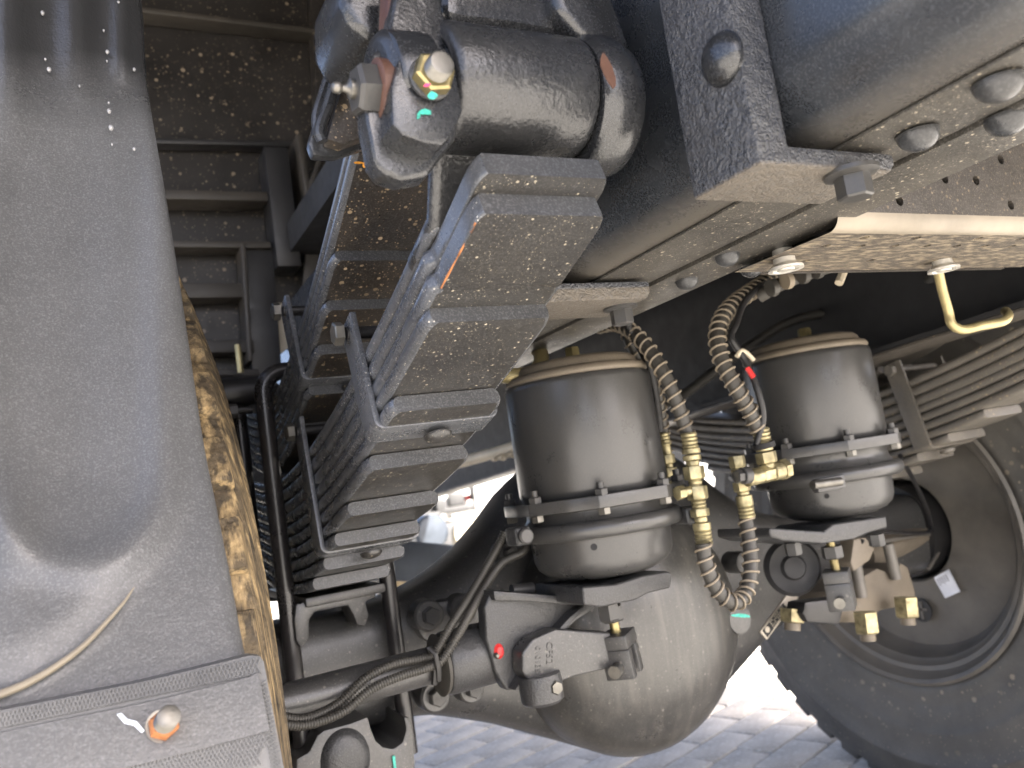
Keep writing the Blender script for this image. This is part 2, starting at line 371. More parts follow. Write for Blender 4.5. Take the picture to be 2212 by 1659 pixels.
def post(x0, y0, x1, y1, wd, dep, m='dark', name='post'):
    a, b = wp(x0, y0, dep), wp(x1, y1, dep)
    return MB().prism([a, a+X_*wd, b+X_*wd, b], (0, dep-.004, 0)).build(name, m, t, bevel=.004)
post(672, -40, 700, 640, .07, .05, 'wall')
post(570, 315, 600, 575, .05, .08)
post(640, 288, 668, 480, .014, .1, 'frame', 'edge_strip')
post(525, 525, 545, 810, .06, .045)
post(520, 525, 536, 780, .01, .075, 'frame', 'edge_strip')
for q in ((735, 745, 512, 800),):
    MB().cyl(wp(513, 745, .1), wp(520, 805, .1), .006).build('yellow_rod', 'hooky', t)
MB().prism([wp(540, 835, -.1), wp(735, 835, -.1), wp(735, 1300, -.1), wp(580, 1300, -.1), wp(560, 1050, -.1)], (0, .02, 0)).build('sky_blocker', 'floor', t)  # added dark sheet, hides the sky between the leaves
MB().bb((-.35, 1.83, .3), (.235, 1.85, 1.3)).build('reflection_blocker', 'floor', t)  # added panel, mostly unseen, stops sky reflections on the rear leaf sides
# pale gusset with diagonal brace
MB().prism([wp(672, 400, .06), wp(712, 300, .06), wp(760, 290, .06), wp(700, 640, .06), wp(652, 640, .06)], (0, .01, 0)).build('gusset', 'frame', t, bevel=.002)
MB().prism([wp(668, 420, .1), wp(664, 400, .1), wp(700, 305, .1), wp(712, 305, .1)], (0, .03, 0)).build('diagonal_brace', 'frame', t, bevel=.002)
MB().prism([wp(590, 655, .03), wp(680, 655, .03), wp(660, 720, .03), wp(600, 770, .03), wp(575, 810, .03)], (0, .02, 0)).build('light_gusset', 'cream', t)

# ================================================================ chassis rails
def rail(name, label, xw, dirx, zb, y0, y1, wid, loc, R=.03, th=.008, h=.26, m='rail'):
    t = thing(name, label, 'chassis rail', loc, 'chassis rails')
    prof = [(0, h)]
    for k in range(9):
        a = pi/2*k/8; prof.append((R-R*cos(a), R-R*sin(a)))
    prof.append((wid, 0)); inner = [(wid, th)]
    for k in range(9):
        a = pi/2*(8-k)/8; inner.append((R-(R-th)*cos(a), R-(R-th)*sin(a)))
    inner.append((th, h)); P = prof+inner
    ys = [y0+(y1-y0)*k/12 for k in range(13)]; n = len(P); mb = MB()
    vs = [V((xw+dirx*px, y, zb(y)+pz)) for y in ys for px, pz in P]
    fs = [(i*n+k, i*n+(k+1) % n, (i+1)*n+(k+1) % n, (i+1)*n+k) for i in range(12) for k in range(n)] + [tuple(range(n)), tuple(range(12*n, 13*n))[::-1]]
    mb.add(vs, fs).build('web', m, t)
    return t
zl = lambda y: .926-.018*(y-.35)
rl = rail('chassis_rail', 'near left chassis rail with rivets and a dusty beige underside', .405, 1, zl, -.25, 1.9, .195, (.45, .5, .9), R=.05)
# dusty liner plate under the flange and its seam
def under(x0, x1, y0, y1, dz, nm, m='under', t=rl):
    mb = MB(); N = 6
    rows = [[V((x0, y0+(y1-y0)*k/N, zl(y0+(y1-y0)*k/N)-dz)), V((x1, y0+(y1-y0)*k/N, zl(y0+(y1-y0)*k/N)-dz))] for k in range(N+1)]
    return mb.grid(rows, (0, 0, dz-.0006)).build(nm, m, t, bevel=.0008)
under(.457, .5285, -.25, 1.9, .003, 'outer_plate'); under(.531, .602, -.25, 1.9, .006, 'inner_plate')
for (x, y), r in zip([(2160, 197), (1985, 303), (2178, 270), (1570, 550), (1622, 574), (1482, 600)], (.0133, .0128, .0133, .0118, .0118, .0118)):
    p = onZ(x, y, .917); p.z = zl(p.y)-.0055
    dome(p, -Z_, r, .0105, 'rivet', 'paint', rl)
# second rail, right-hand side
zr = lambda y: .865-.063*(y-.798)
rr = rail('chassis_rail', 'far right chassis rail running behind the two brake chambers, dusty lower edge', 1.255, -1, zr, -.3, 4.6, .09, (1.22, .8, .85), R=.02, h=.42, m='floor')  # matt black deck material on this web stands in for shade
MB().prism([V((1.2565, .3, zr(.3)-.001)), V((1.165, .3, zr(.3)-.001)), V((1.165, 4.5, zr(4.5)-.001)), V((1.2565, 4.5, zr(4.5)-.001))], (0, 0, -.004)).build('flange_plate', 'cross', rr)

# ---- perforated crossmember between the rails
t = thing('crossmember', 'perforated steel crossmember with mud-streaked underside joining the rails', 'crossmember', (.8, .5, .9))
def holed(origin, ux, uy, nx, ny, cell, r, holes, nm, m, inw=1):
    mb = MB(); K = 12
    for i in range(nx):
        for j in range(ny):
            o = origin+ux*(i*cell)+uy*(j*cell); P = lambda a, b: o+ux*(a*cell)+uy*(b*cell)
            if (i, j) not in holes: mb.add([P(0, 0), P(1, 0), P(1, 1), P(0, 1)], [(0, 1, 2, 3)]); continue
            nrm = ux.cross(uy).normalized()
            inn = [(.5+r/cell*cos(2*pi*k/K), .5+r/cell*sin(2*pi*k/K)) for k in range(K)]
            out = []
            for k in range(K):
                a = 2*pi*k/K; q = max(abs(cos(a)), abs(sin(a))); out.append((.5+.5*cos(a)/q, .5+.5*sin(a)/q))
            # square corners fall on no sample when K=12, so add them through n-gons
            vs = [P(*q) for q in out]+[P(*q) for q in inn]+[P(*q)-nrm*.006*inw for q in inn]+[P(1, 1), P(0, 1), P(0, 0), P(1, 0)]
            fs = []
            for k in range(K):
                k2 = (k+1) % K
                c = {1: 3*K, 4: 3*K+1, 7: 3*K+2, 10: 3*K+3}.get(k)
                fs.append((k, c, k2, K+k2, K+k) if c is not None else (k, k2, K+k2, K+k))
                fs.append((K+k, K+k2, 2*K+k2, 2*K+k))
            mb.add(vs, fs)
    return mb.build(nm, m, t, ang=30)
YC, ZC = .468, .908
cell = .0235
o0 = V((.58, YC, ZC+.0145)); hs = set()
for x, y in ((2030, 395), (2100, 397), (2166, 355), (2190, 423), (1948, 425)):
    p = onY(x, y, YC); hs.add((int((p.x-o0.x)/cell), int((p.z-o0.z)/cell)))
hs |= {(14, 2), (16, 4), (17, 1), (4, 7)}
holed(o0, X_, Z_, 20, 9, cell, .0050, hs, 'front_web', 'cross')
hs2 = {(i, 1) for i in range(1, 20, 2)} | {(i, 0) for i in (2, 5, 9, 12)} | {(2, 3), (6, 3)}
holed(V((.58, YC+.013, ZC)), X_, Y_, 20, 5, cell, .0048, hs2, 'bottom_flange', 'mudcross', -1)
mb = MB(); rows = []
for k in range(9):
    a = pi/2*k/8; rows.append([V((x, YC+.013-.0132*sin(a), ZC+.0145-.0147*cos(a))) for x in (.58, 1.03)])
mb.grid(rows).build('rounded_bend', 'silver' if False else mat('pale_lit_bend', (.22, .19, .145), .5, bump=.1, dust=.4, dcol=(.27, .235, .175)), t)  # bright ground reflection put into the bend's pale colour, with some dust
MB().bb((.604, YC+.004, ZC+.23), (1.03, YC+.14, ZC+.238)).build('top_flange', 'dark', t)
MB().bb((.604, YC+.012, ZC+.03), (1.03, YC+.015, ZC+.22)).build('backing', 'black', t)  # added black sheets behind the holes, standing in for their inner shade
MB().bb((.604, YC+.02, ZC+.012), (1.03, YC+.135, ZC+.015)).build('backing', 'black', t)
MB().bb((.604, YC+.139, ZC+.001), (1.03, YC+.144, ZC+.02)).build('rear_lip', 'cross', t)
for (x, y), dx in (((1697, 578), 0), ((2038, 580), 0)):
    p = onZ(x, y, .899)
    MB().lathe(p, -Z_, [(.008, -.03), (.0105, -.004), (.0165, 0), (.0165, .0025), (.012, .0025), (.0115, .0008), (.0085, .0008), (.0075, .003), (0, .0035)], 32).build('end_cap', 'silver', t)

# ================================================================ leaf springs
YA = 1.225                                  # axle plane
def ztop(y): return .785+.262*abs(YA-y)**1.7
TH, PITCH = .0142, .0156
def leaf_mesh(fz, ya, yb, x0, x1, th=TH, tongue=None, n=26, m='leaf', parent=None, name='leaf', taper=.012):
    """one leaf: rounded rolled sides, ends cut square with rounded corners"""
    ys = sorted(set([ya, ya+.004, ya+taper, ya+taper*2] + [ya+(yb-ya)*k/n for k in range(1, n)] + [yb-taper*2, yb-taper, yb-.004, yb] + ([tongue, tongue+.003, tongue+.007, tongue+.011] if tongue else [])))
    mb = MB(); secs = []; ym = (ya+yb)/2; cx = (x0+x1)/2; hw = (x1-x0)/2
    for y in ys:
        e = min(y-ya, yb-y); wd = hw
        if e < taper: wd = hw-.0045*(1-e/taper)**2
        wl = wr = 0
        if tongue and y < tongue+.0105: q_ = (1-max(0, (y-tongue)/.011)**2 if y > tongue else 1); wl, wr = .0065*q_, .003*q_
        z = fz(y); s = (fz(y+.002)-fz(y-.002))/.004; nz = V((0, -s, 1)).normalized()
        r = .0052; sec = []
        flat = tongue and y < tongue+.004
        P = [(-wd+r, 0), (-wd+.0022, -.0011), (-wd+.0004, -.0040), (-wd, -.0071), (-wd+.0004, -.0102), (-wd+.0022, -.0131), (-wd+r, -.0142)] if not flat else \
            [(-wd+.001, 0), (-wd, -.001), (-wd, -.0040), (-wd, -.0071), (-wd, -.0102), (-wd, -.0132), (-wd+.001, -.0142)]
        P = [(x+wl, z_) for x, z_ in P]+[(-x-wr, z_) for x, z_ in P[::-1]]
        secs.append([V((cx+fx(y)+px, y, z))+nz*(pz*th/.0142) for px, pz in P])
    k = len(secs[0]); vs = [p for s_ in secs for p in s_]
    fs = [(i*k+j, i*k+(j+1) % k, (i+1)*k+(j+1) % k, (i+1)*k+j) for i in range(len(secs)-1) for j in range(k)]
    fs += [tuple(range(k)), tuple(range((len(secs)-1)*k, len(secs)*k))[::-1]]
    mb.add(vs, fs); o = mb.build(name, m, parent, bevel=0, ang=40)
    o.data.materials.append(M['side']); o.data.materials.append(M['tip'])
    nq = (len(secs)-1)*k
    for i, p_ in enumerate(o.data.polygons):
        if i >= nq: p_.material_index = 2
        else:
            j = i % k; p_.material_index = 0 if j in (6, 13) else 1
    return o

def dihedral_side(parent): pass
XL, XR = .2255, .3325
def fx(y): return .022*(y-.5)
def main_spring(label, near):
    sp = thing('leaf_spring', label, 'leaf spring', (.28, YA, .78), 'main leaf springs on the drive axle')
    # leaf with the eye
    mb = leaf_mesh(ztop, .515, 1.93, XL, XR, parent=sp, m='leaf')
    EC = V((0, .475, 1.003)); R = .0425
    pts = []
    for k in range(40):
        a = radians(-100)-radians(335)*k/39
        pts.append((cos(a), sin(a)))
    # wrapped eye: a thick curl that leaves the first leaf and closes round the bushing
    mb2 = MB(); secs = []
    lead = [(.56, ztop(.56)), (.535, ztop(.535)), (.513, ztop(.513)+.0005)]
    ctr = [(y, z-TH/2) for y, z in lead]
    rc = R-TH/2
    a0 = radians(-62)
    for k in range(46):
        a = a0-radians(325)*k/45
        ctr.append((EC.y+rc*cos(a), EC.z+rc*sin(a)))
    n = len(ctr)
    for i, (y, z) in enumerate(ctr):
        a, b = ctr[max(i-1, 0)], ctr[min(i+1, n-1)]; ty, tz = b[0]-a[0], b[1]-a[1]; L = hypot(ty, tz); ny, nz = -tz/L, ty/L
        if i == 0: ny, nz = .0, -1.0
        hw = .05
        hw = (XR-XL)/2
        P = [(-hw+.006, .5), (-hw+.002, .42), (-hw, .2), (-hw, -.2), (-hw+.002, -.42), (-hw+.006, -.5)]
        P = P+[(-x, q) for x, q in P[::-1]]
        secs.append([V((.28+px, y+ny*q*TH, z+nz*q*TH)) for px, q in P])
    k = len(secs[0]); vs = [p for s_ in secs for p in s_]
    fs = [(i*k+j, i*k+(j+1) % k, (i+1)*k+(j+1) % k, (i+1)*k+j) for i in range(n-1) for j in range(k)]+[tuple(range(k)), tuple(range((n-1)*k, n*k))]
    mb2.add(vs, fs).build('spring_eye', 'eye', sp, ang=50)
    MB().lathe((XL+.002, EC.y, EC.z), X_, [(0, 0), (.027, 0), (.0285, .001), (.0285, .095), (0, .096)], 40).build('bushing', 'dark', sp)
    tips = [.440, .451, .545, .652, .742, .838, .909, .975, 1.045]
    for i, ty in enumerate(tips):
        k = i+1
        fz = lambda y, k=k: ztop(y)-k*PITCH-(.0022 if k > 1 else 0)
        far = 2*YA-ty+random.uniform(-.01, .01)
        leaf_mesh(fz, ty, far, XL, XR, th=(.0168 if i < 2 else TH), tongue=(.522 if i < 2 else None), parent=sp, m='leaf', name='leaf')
    if near:
        e = [V((XL+.0072, y, ztop(y)-2*PITCH-.0022-.0168-.0002)) for y in (.454, .462, .47, .476, .482, .49, .498, .506, .514, .521)]
        MB().tube(e, .0007, 6, rf=lambda q: .0004+.0006*abs(sin(9*q+1))).build('rust_edge', 'rusty', sp)
    # rebound clips
    for (yc, kk, hgt) in ((.692, 4, 0), (.952, 7, 0)):
        clip(sp, yc, kk)
    return sp
def clip(sp, yb, k, x0=XL, x1=XR, fz=ztop, top=.085, lean=-.16, bolt=True):
    """U-shaped strap round the leaves with a bolt across its open top"""
    zb = fz(yb)-k*PITCH-TH-.0042
    s = (fz(yb+.01)-fz(yb-.01))/.02
    x0 += fx(yb); x1 += fx(yb); xa, xb = x0-.0055, x1+.0055; wdt = .034; th = .0055
    L = V((0, 1, s)).normalized(); N = V((0, -s, 1)).normalized(); O = V((0, yb, zb))
    path = []
    Rr = .009; H = k*PITCH+TH+.038
    path.append(V((xa, 0, 0))+N*H)
    for q in range(7):
        a = pi+pi/2*q/6; path.append(V((xa+Rr+Rr*cos(a), 0, 0))+N*(Rr+Rr*sin(a)))
    for q in range(7):
        a = 1.5*pi+pi/2*q/6; path.append(V((xb-Rr+Rr*cos(a), 0, 0))+N*(Rr+Rr*sin(a)))
    path.append(V((xb, 0, 0))+N*H)
    secs = []
    for i, p in enumerate(path):
        d = (path[min(i+1, len(path)-1)]-path[max(i-1, 0)]).normalized(); nn = d.cross(L).normalized()
        c = p+O
        secs.append([c-L*wdt/2, c+L*wdt/2, c+L*wdt/2+nn*th, c-L*wdt/2+nn*th])
    # round the two free ends slightly by adding a nose
    vs = [p for s_ in secs for p in s_]; n = len(secs)
    fs = [(i*4+j, i*4+(j+1) % 4, (i+1)*4+(j+1) % 4, (i+1)*4+j) for i in range(n-1) for j in range(4)]+[(0, 1, 2, 3), tuple(range(4*n-4, 4*n))[::-1]]
    cl = MB().add(vs, fs).build('clip', 'side', sp, bevel=.0013)
    bp = O+N*(H-.013)
    MB().cyl(V((xa-.002, bp.y, bp.z)), V((xb+.004, bp.y, bp.z)), .006, 20).build('spacer_bolt', 'dark', cl)
    MB().hex(V((xa-.0055, bp.y, bp.z)), -X_, .0108, .0085).build('bolt_head', 'zinc', cl)
    MB().hex(V((xb+.0055, bp.y, bp.z)), X_, .0108, .0085).build('nut', 'bolt', cl)
    q = O-N*(th)
    dome(V(((x0+x1)/2+.002, q.y, q.z)), -N, .0125, .006, 'rivet', 'leaf', cl, sx=1)
    return cl
ms = main_spring('near left multi-leaf spring whose eye sits in the hanger, with strap clips', True)
# orange rust nicks
for (x, y, a) in ((1052, 470, 0), ):
    pts = [onX(1058, 452, XL+.007), onX(1050, 470, XL+.007), onX(1000, 560, XL+.007), onX(975, 602, XL+.007), onX(978, 604, XL+.007), onX(1006, 556, XL+.007), onX(1056, 466, XL+.007), onX(1066, 454, XL+.007)]

# ---- helper spring stacked above the main one
def zhelp(y):   # underside datum of the top helper leaf
    d = max(0, YA-y) if y < YA else y-YA
    return .8905+.415*d**1.55
HTOP = None
def helper_spring(label):
    sp = thing('helper_spring', label, 'leaf spring', (.28, YA, .85), 'helper leaf springs')
    tips = [.655, .648, .771, .826, .883, .946, 1.02]
    for i, ty in enumerate(tips):
        fz = lambda y, k=i: zhelp(y)-k*.0135+(.012 if k == 0 and False else 0)
        leaf_mesh(fz, ty, 2*YA-ty, XL, XR, th=.0125, parent=sp, m='leafdirty', name='leaf', n=18)
    clip_h(sp)
    return sp
def clip_h(sp):
    global PITCH
    p0 = PITCH
    clip(sp, .945, 4, fz=lambda y: zhelp(y)+.012, top=.1)
hs_ = helper_spring('upper helper leaf spring with muddy underside, stacked above the near main spring')

dab(790, 357, .645, 9, 7, 'orange', 'orange_rust_mark', hs_, 0, th=.0006); dab(775, 352, .6455, 12, 2.5, 'orange', 'orange_rust_mark', hs_, 0.05, th=.0005)
# ---- U-bolts and spring seat
def ubolt(y, label, dz=0):
    t = thing('u_bolt', label, 'u bolt', (.284, y, .6), 'u bolts clamping the near spring')
    xa, xb = .2245, .3625; zt = .93; zbm = .40
    pts = [V((xa, y, zbm)), V((xa, y, zt-.03))]
    for q in range(1, 7):
        a = pi-pi/2*q/6; pts.append(V((xa+.03+.03*cos(a), y, zt-.03+.03*sin(a))))
    for q in range(0, 7):
        a = pi/2-pi/2*q/6; pts.append(V((xb-.03+.03*cos(a), y, zt-.03+.03*sin(a))))
    pts.append(V((xb, y, zbm)))
    MB().tube(pts, .0114, 28).build('bent_rod', 'gloss', t)
    return t
ubolt(1.125, 'front black U-bolt clamping the near springs to the axle')
ubolt(1.325, 'rear black U-bolt clamping the near springs, behind the front one')
t = thing('axle_saddle', 'cast axle saddle with two notched lugs between near spring and axle', 'axle saddle', (.284, YA, .6))
MB().bb((.243, 1.10, .617), (.351, 1.35, .6295)).build('seat_plate', 'axle', t, bevel=.004)
mb = MB()
P = [onY(x, y, 1.108) for x, y in ((640, 1305), (815, 1268), (812, 1290), (790, 1300), (797, 1330), (790, 1352), (772, 1350), (762, 1325), (752, 1308), (680, 1322), (668, 1340), (668, 1380), (652, 1400), (640, 1385), (636, 1340))]
MB().prism(P, (0, .05, 0)).build('lug_casting', 'axle', t, bevel=.003)
MB().bb((.248, 1.13, .8995), (.34, 1.32, .914)).build('top_plate', 'dark', t, bevel=.004)
t = thing('anchor_plate', 'cast lower anchor plate under the axle holding the U-bolt legs', 'anchor plate', (.29, YA, .44))
P = [onY(x, y, 1.08) for x, y in ((640, 1640), (668, 1625), (685, 1590), (700, 1578), (760, 1562), (795, 1548), (802, 1575), (812, 1600), (828, 1614), (850, 1618), (870, 1604), (878, 1575), (872, 1548), (884, 1550), (892, 1580), (900, 1700), (640, 1760))]
MB().prism(P, (0, .29, 0)).build('plate_casting', 'axle', t, bevel=.005)
MB().lathe(onY(745, 1640, 1.083), -Y_, [(.044, 0), (.04, .006), (.028, .011), (.012, .013), (0, .013)], 32, .9, .75).build('raised_boss', 'cast', t)
p = onY(852, 1650, 1.078)
MB().box(p, (.0035, .002, .02)).build('teal_mark', 'teal', t)

# right-hand springs: copies of the left ones on the far side
DX = 1.045
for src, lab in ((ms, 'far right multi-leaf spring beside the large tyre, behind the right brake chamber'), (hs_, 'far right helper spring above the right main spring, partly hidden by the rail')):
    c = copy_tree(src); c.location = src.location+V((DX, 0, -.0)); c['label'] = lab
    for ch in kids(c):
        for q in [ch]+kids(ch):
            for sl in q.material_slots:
                sl.link = 'OBJECT'; sl.material = M['litdustyleaf']

# ================================================================ spring hanger
PC = V((0, .475, 1.003))
h = thing('spring_hanger', 'black cast hanger holding the near spring eye, with pinch nut and grease nipple', 'spring hanger', (.28, .45, 1.0))
# left ear: traced outline with real depth
out = [(862, -60), (848, 20), (835, 95), (806, 112), (788, 150), (786, 200), (792, 262), (800, 300), (808, 345), (828, 375), (868, 388), (925, 380), (955, 340), (985, 300), (997, 240), (992, 160), (975, 80), (957, 20), (950, -60)]
F0 = [onY(x, y, .452) for x, y in out]
MB().prism(F0, (0, .02, 0)).build('left_ear', 'castgloss', h, bevel=.004, seg=3)
blk = [(846, 190), (862, 125), (905, 106), (962, 100), (984, 150), (1001, 240), (972, 298), (955, 315), (915, 308), (870, 292), (848, 268)]
F1 = [onY(x, y, .430) for x, y in blk]
F1b = [onY(x, y, .43) for x, y in blk]
MB().prism(F1, (0, .03, 0)).build('clamp_block', 'castgloss', h, bevel=.0028, seg=2)
MB().lathe(V((.197, PC.y-.012, PC.z-.012)), -X_, [(.036, -.015), (.036, .008), (.0345, .0105), (.031, .011), (.029, .008), (0, .008)], 48).build('pin_collar', 'castgloss', h)
# rounded collar round the pin on the outer side
MB().lathe(V((.190, PC.y-.008, PC.z-.006)), -X_, [(.034, -.02), (.033, .003), (.030, .006), (.025, .007), (0, .007)], 40).build('pin_boss', 'castgloss', h)
pn = V((.181, .455, .986))
MB().lathe(pn, -X_, [(.0195, -.006), (.0195, .003), (.018, .004), (0, .004)], 36).build('rust_washer', 'rustred', h)
pin = MB().hex(pn-X_*.004, -X_, .0158, .0125, ref=(0, .3, 1), dome=.2).build('spring_pin', 'bolt', h)
a = pn-X_*.0165
MB().lathe(a, -X_, [(0, 0), (.006, 0), (.006, .003), (.0035, .0042), (.0024, .006), (.0022, .0075), (.0034, .009), (.0037, .011), (.003, .013), (.0015, .014), (0, .014)], 20).build('grease_nipple', 'zinc', h)
# pinch bolt nut
nb = onY(928, 172, .428)
MB().lathe(nb, -Y_, [(0, 0), (.0135, 0), (.0135, .002), (.012, .0028), (0, .0028)], 32).build('washer', 'cast', h)
nut = MB().hex(nb-Y_*.0028, -Y_, .0128, .0085, ref=(.4, 0, 1), dome=.15).build('pinch_nut', 'yzinc', h)
MB().lathe(nb-Y_*.011, -Y_, [(.0080, 0)]+[(.0080 if k % 2 else .0071, .0009*k) for k in range(1, 10)]+[(.007, .0095), (.0055, .0098), (0, .0092)], 28).build('threaded_end', 'zinc', nut)
dab(934, 207, .4168, 13, 9, 'teal', 'teal_dab', nut, -.1); dab(922, 184, .4168, 9, 4, 'pink', 'pink_dab', nut, -.2)
dab(918, 242, .4292, 14, 7, 'teal', 'teal_dab', h, .1); dab(904, 250, .4292, 4, 8, 'teal', 'teal_dab', h, .1)
# right ear: round cheek beyond the barrel
MB().lathe(V((.3335, PC.y+.004, PC.z-.004)), X_, [(0, 0), (.047, 0), (.051, .006), (.052, .02), (.047, .034), (.036, .042), (0, .045)], 48).build('right_ear', 'castgloss', h)
dab(1310, 150, .418, 11, 42, 'rustred', 'rust_patch', h, -.35, th=.001)
# arch above: loft of lobes
def lump(pts, y, dep, m='castgloss', nm='arch_web', bv=.009):
    return MB().prism([onY(a, b, y) for a, b in pts], (0, dep, 0)).build(nm, m, h, bevel=bv, seg=3)
lump([(955, -80), (958, 28), (990, 42), (1100, 55), (1200, 72), (1262, 86), (1255, 30), (1210, -80)], .47, .08)
lump([(1180, -90), (1205, 20), (1262, 84), (1300, 92), (1352, 130), (1362, 90), (1345, 40), (1290, -90)], .455, .1)
lump([(735, -90), (738, 10), (765, 60), (800, 82), (842, 92), (868, 40), (880, -90)], .50, .08)
lump([(842, -90), (838, 30), (848, 60), (868, 20), (880, -90)], .462, .02, 'rustred', 'primer_patch', .002)
lump([(1290, -90), (1300, -10), (1335, 70), (1350, 85), (1420, 20), (1450, -90)], .50, .06, 'cast', 'gusset', .004)
# L-shaped arms clamped over the rail: slab on the web and foot under the flange
def arm(y0, y1, xs, xe, zt, zb_, nm):
    P = [V((xs, y0, zt)), V((xs, y0, zb_)), V((xe-.006, y0, zb_)), V((xe, y0, zb_+.006)), V((xe, y0, zl(y0)-.0065)), V((.4045, y0, zl(y0)-.0065)), V((.4045, y0, zt))]
    return MB().prism(P, (0, y1-y0, 0)).build(nm, 'slab', h, bevel=.0035, seg=2)
arm(.352, .415, .377, .502, 1.25, .906, 'near_arm')
arm(.645, .725, .377, .512, 1.0, .896, 'far_arm')
MB().bb((.345, .50, .965), (.3765, .60, 1.2)).build('side_rib', 'cast', h, bevel=.008)
p = onX(1562, 128, .377)
dome(V((.3768, p.y, p.z)), -X_, .0165, .010, 'rivet', 'castgloss', h, 36)
def flange_bolt(x, y, z, par=h):
    p = onZ(x, y, z)
    b = MB().lathe(p, -Z_, [(.0175, -.001), (.0175, .0018), (.0125, .0035), (0, .0035)], 36).build('washer', 'bolt', par)
    MB().hex(p-Z_*.0035, -Z_, .0115, .0145, ref=(.3, 1, 0), dome=.08).build('hex_head', 'bolt', b)
flange_bolt(1838, 372, .9058); flange_bolt(1340, 664, .8958)
dab(1745, 330, .3518, 40, 5, 'orange', 'rust_chip', h, .1, th=.0003) if False else None
# bracket for the helper spring tip, left of the hanger
t = thing('slide_bracket', 'shiny black cast slide bracket at the helper spring tip', 'bracket', (.21, .6, 1.08))
BY = .60
P = [onY(x, y, BY) for x, y in ((735, 45), (752, 45), (800, 70), (860, 110), (820, 290), (742, 316), (690, 313), (680, 285), (700, 215), (722, 130), (728, 80))]
MB().prism([q+Y_*.02 for q in P], (0, .012, 0)).build('cast_web', 'castgloss', t, bevel=.004)
ridge = smooth([onY(x, y, BY) for x, y in ((742, 50), (740, 95), (728, 160), (708, 230), (690, 280), (697, 306))], 6)
MB().tube(ridge, .0045, 10).build('front_rib', 'castgloss', t)
ridge = smooth([onY(x, y, BY+.01) for x, y in ((728, 62), (722, 120), (702, 190), (684, 250), (686, 295))], 6)
MB().tube(ridge, .004, 10).build('front_rib', 'castgloss', t)
MB().prism([onY(x, y, BY+.005) for x, y in ((757, 50), (835, 85), (850, 140), (815, 285), (742, 312), (706, 300), (738, 190))], (0, .015, 0)).build('face_plate', 'leafdirty', t, bevel=.002)

# ================================================================ drive axle
ax = thing('drive_axle', 'grey-black drive axle housing with a large domed differential cover', 'axle', (.78, YA, .5))
XC = .78
def interp(tab, d):
    for (a, za), (b, zb_) in zip(tab, tab[1:]):
        if a <= d <= b:
            t_ = (d-a)/(b-a); t_ = t_*t_*(3-2*t_) if False else t_; return za+(zb_-za)*t_
    return tab[-1][1]
ZT = [(0, .785), (.05, .782), (.1, .768), (.161, .733), (.214, .685), (.26, .649), (.303, .625), (.35, .607), (.395, .598), (.5, .594), (.8, .594)]
ZB = [(0, .283), (.05, .285), (.1, .300), (.158, .331), (.27, .388), (.354, .421), (.397, .429), (.5, .432), (.8, .432)]
YD = [(0, .1), (.15, .095), (.27, .082), (.4, .076), (.8, .076)]
secs = []; xs = [XC-.72+.024*i for i in range(61)]; K = 36
for x in xs:
    d = abs(x-XC); zt, zb_, yd = interp(ZT, d), interp(ZB, d), interp(YD, d); zc, hh = (zt+zb_)/2, (zt-zb_)/2; sec = []
    for k in range(K):
        a = 2*pi*k/K; e = .55; c_, s_ = cos(a), sin(a)
        sec.append(V((x, YA+yd*abs(c_)**e*(1 if c_ > 0 else -1), zc+hh*abs(s_)**e*(1 if s_ > 0 else -1))))
    secs.append(sec)
vs = [p for s_ in secs for p in s_]
fs = [(i*K+j, i*K+(j+1) % K, (i+1)*K+(j+1) % K, (i+1)*K+j) for i in range(len(secs)-1) for j in range(K)]+[tuple(range(K)), tuple(range((len(secs)-1)*K, len(secs)*K))]
MB().add(vs, fs).build('housing', 'axle', ax, ang=60)
BC = V((.738, 1.128, .492))
pr = [(.192, -.05), (.192, .003)]+[(.192*cos(a)**.85, .004+.118*sin(a)) for a in [pi/2*k/14 for k in range(1, 14)]]+[(0, .122)]
MB().lathe(BC, -Y_, pr, 72, 1, 1).build('diff_cover', 'bowl', ax, ang=60)
# bolts on the axle front face
def cap_bolt(x, y, Y, r, par, nm='bolt', txt='8.8'):
    p = onY(x, y, Y)
    b = MB().lathe(p+Y_*.012, -Y_, [(r*1.75, -.02), (r*1.75, .006), (r*1.5, .009), (r*1.35, .009), (0, .009)], 30).build('bolt_boss', 'axle', par)
    MB().hex(p+Y_*.004, -Y_, r, .014).build(nm, 'bolt', b)
    text(txt, r*.8, p-Y_*.0102, X_, Z_, 'bolt', b, 'head_mark', .0003)
PLT = [(890, 1340), (905, 1312), (940, 1300), (1060, 1285), (1075, 1330), (1060, 1390), (950, 1400), (915, 1380)]
MB().prism([onY(x, y, 1.128) for x, y in PLT], (0, .04, 0)).build('cast_pad', 'axle', ax, bevel=.006)
cap_bolt(930, 1330, 1.108, .0125, ax); cap_bolt(1006, 1315, 1.108, .0115, ax); cap_bolt(944, 1506, 1.108, .0125, ax); cap_bolt(1022, 1490, 1.108, .0112, ax, txt='10.9')
cap_bolt(1100, 1195, 1.118, .0095, ax)
p = onY(1600, 1338, 1.03); b = MB().cyl(p+Y_*.08, p, .022, 32).build('drain_plug', 'axle', ax, bevel=.002)
dab(1600, 1330, 1.0295, 22, 4, 'teal', 'teal_stroke', ax, .06, th=.0003)
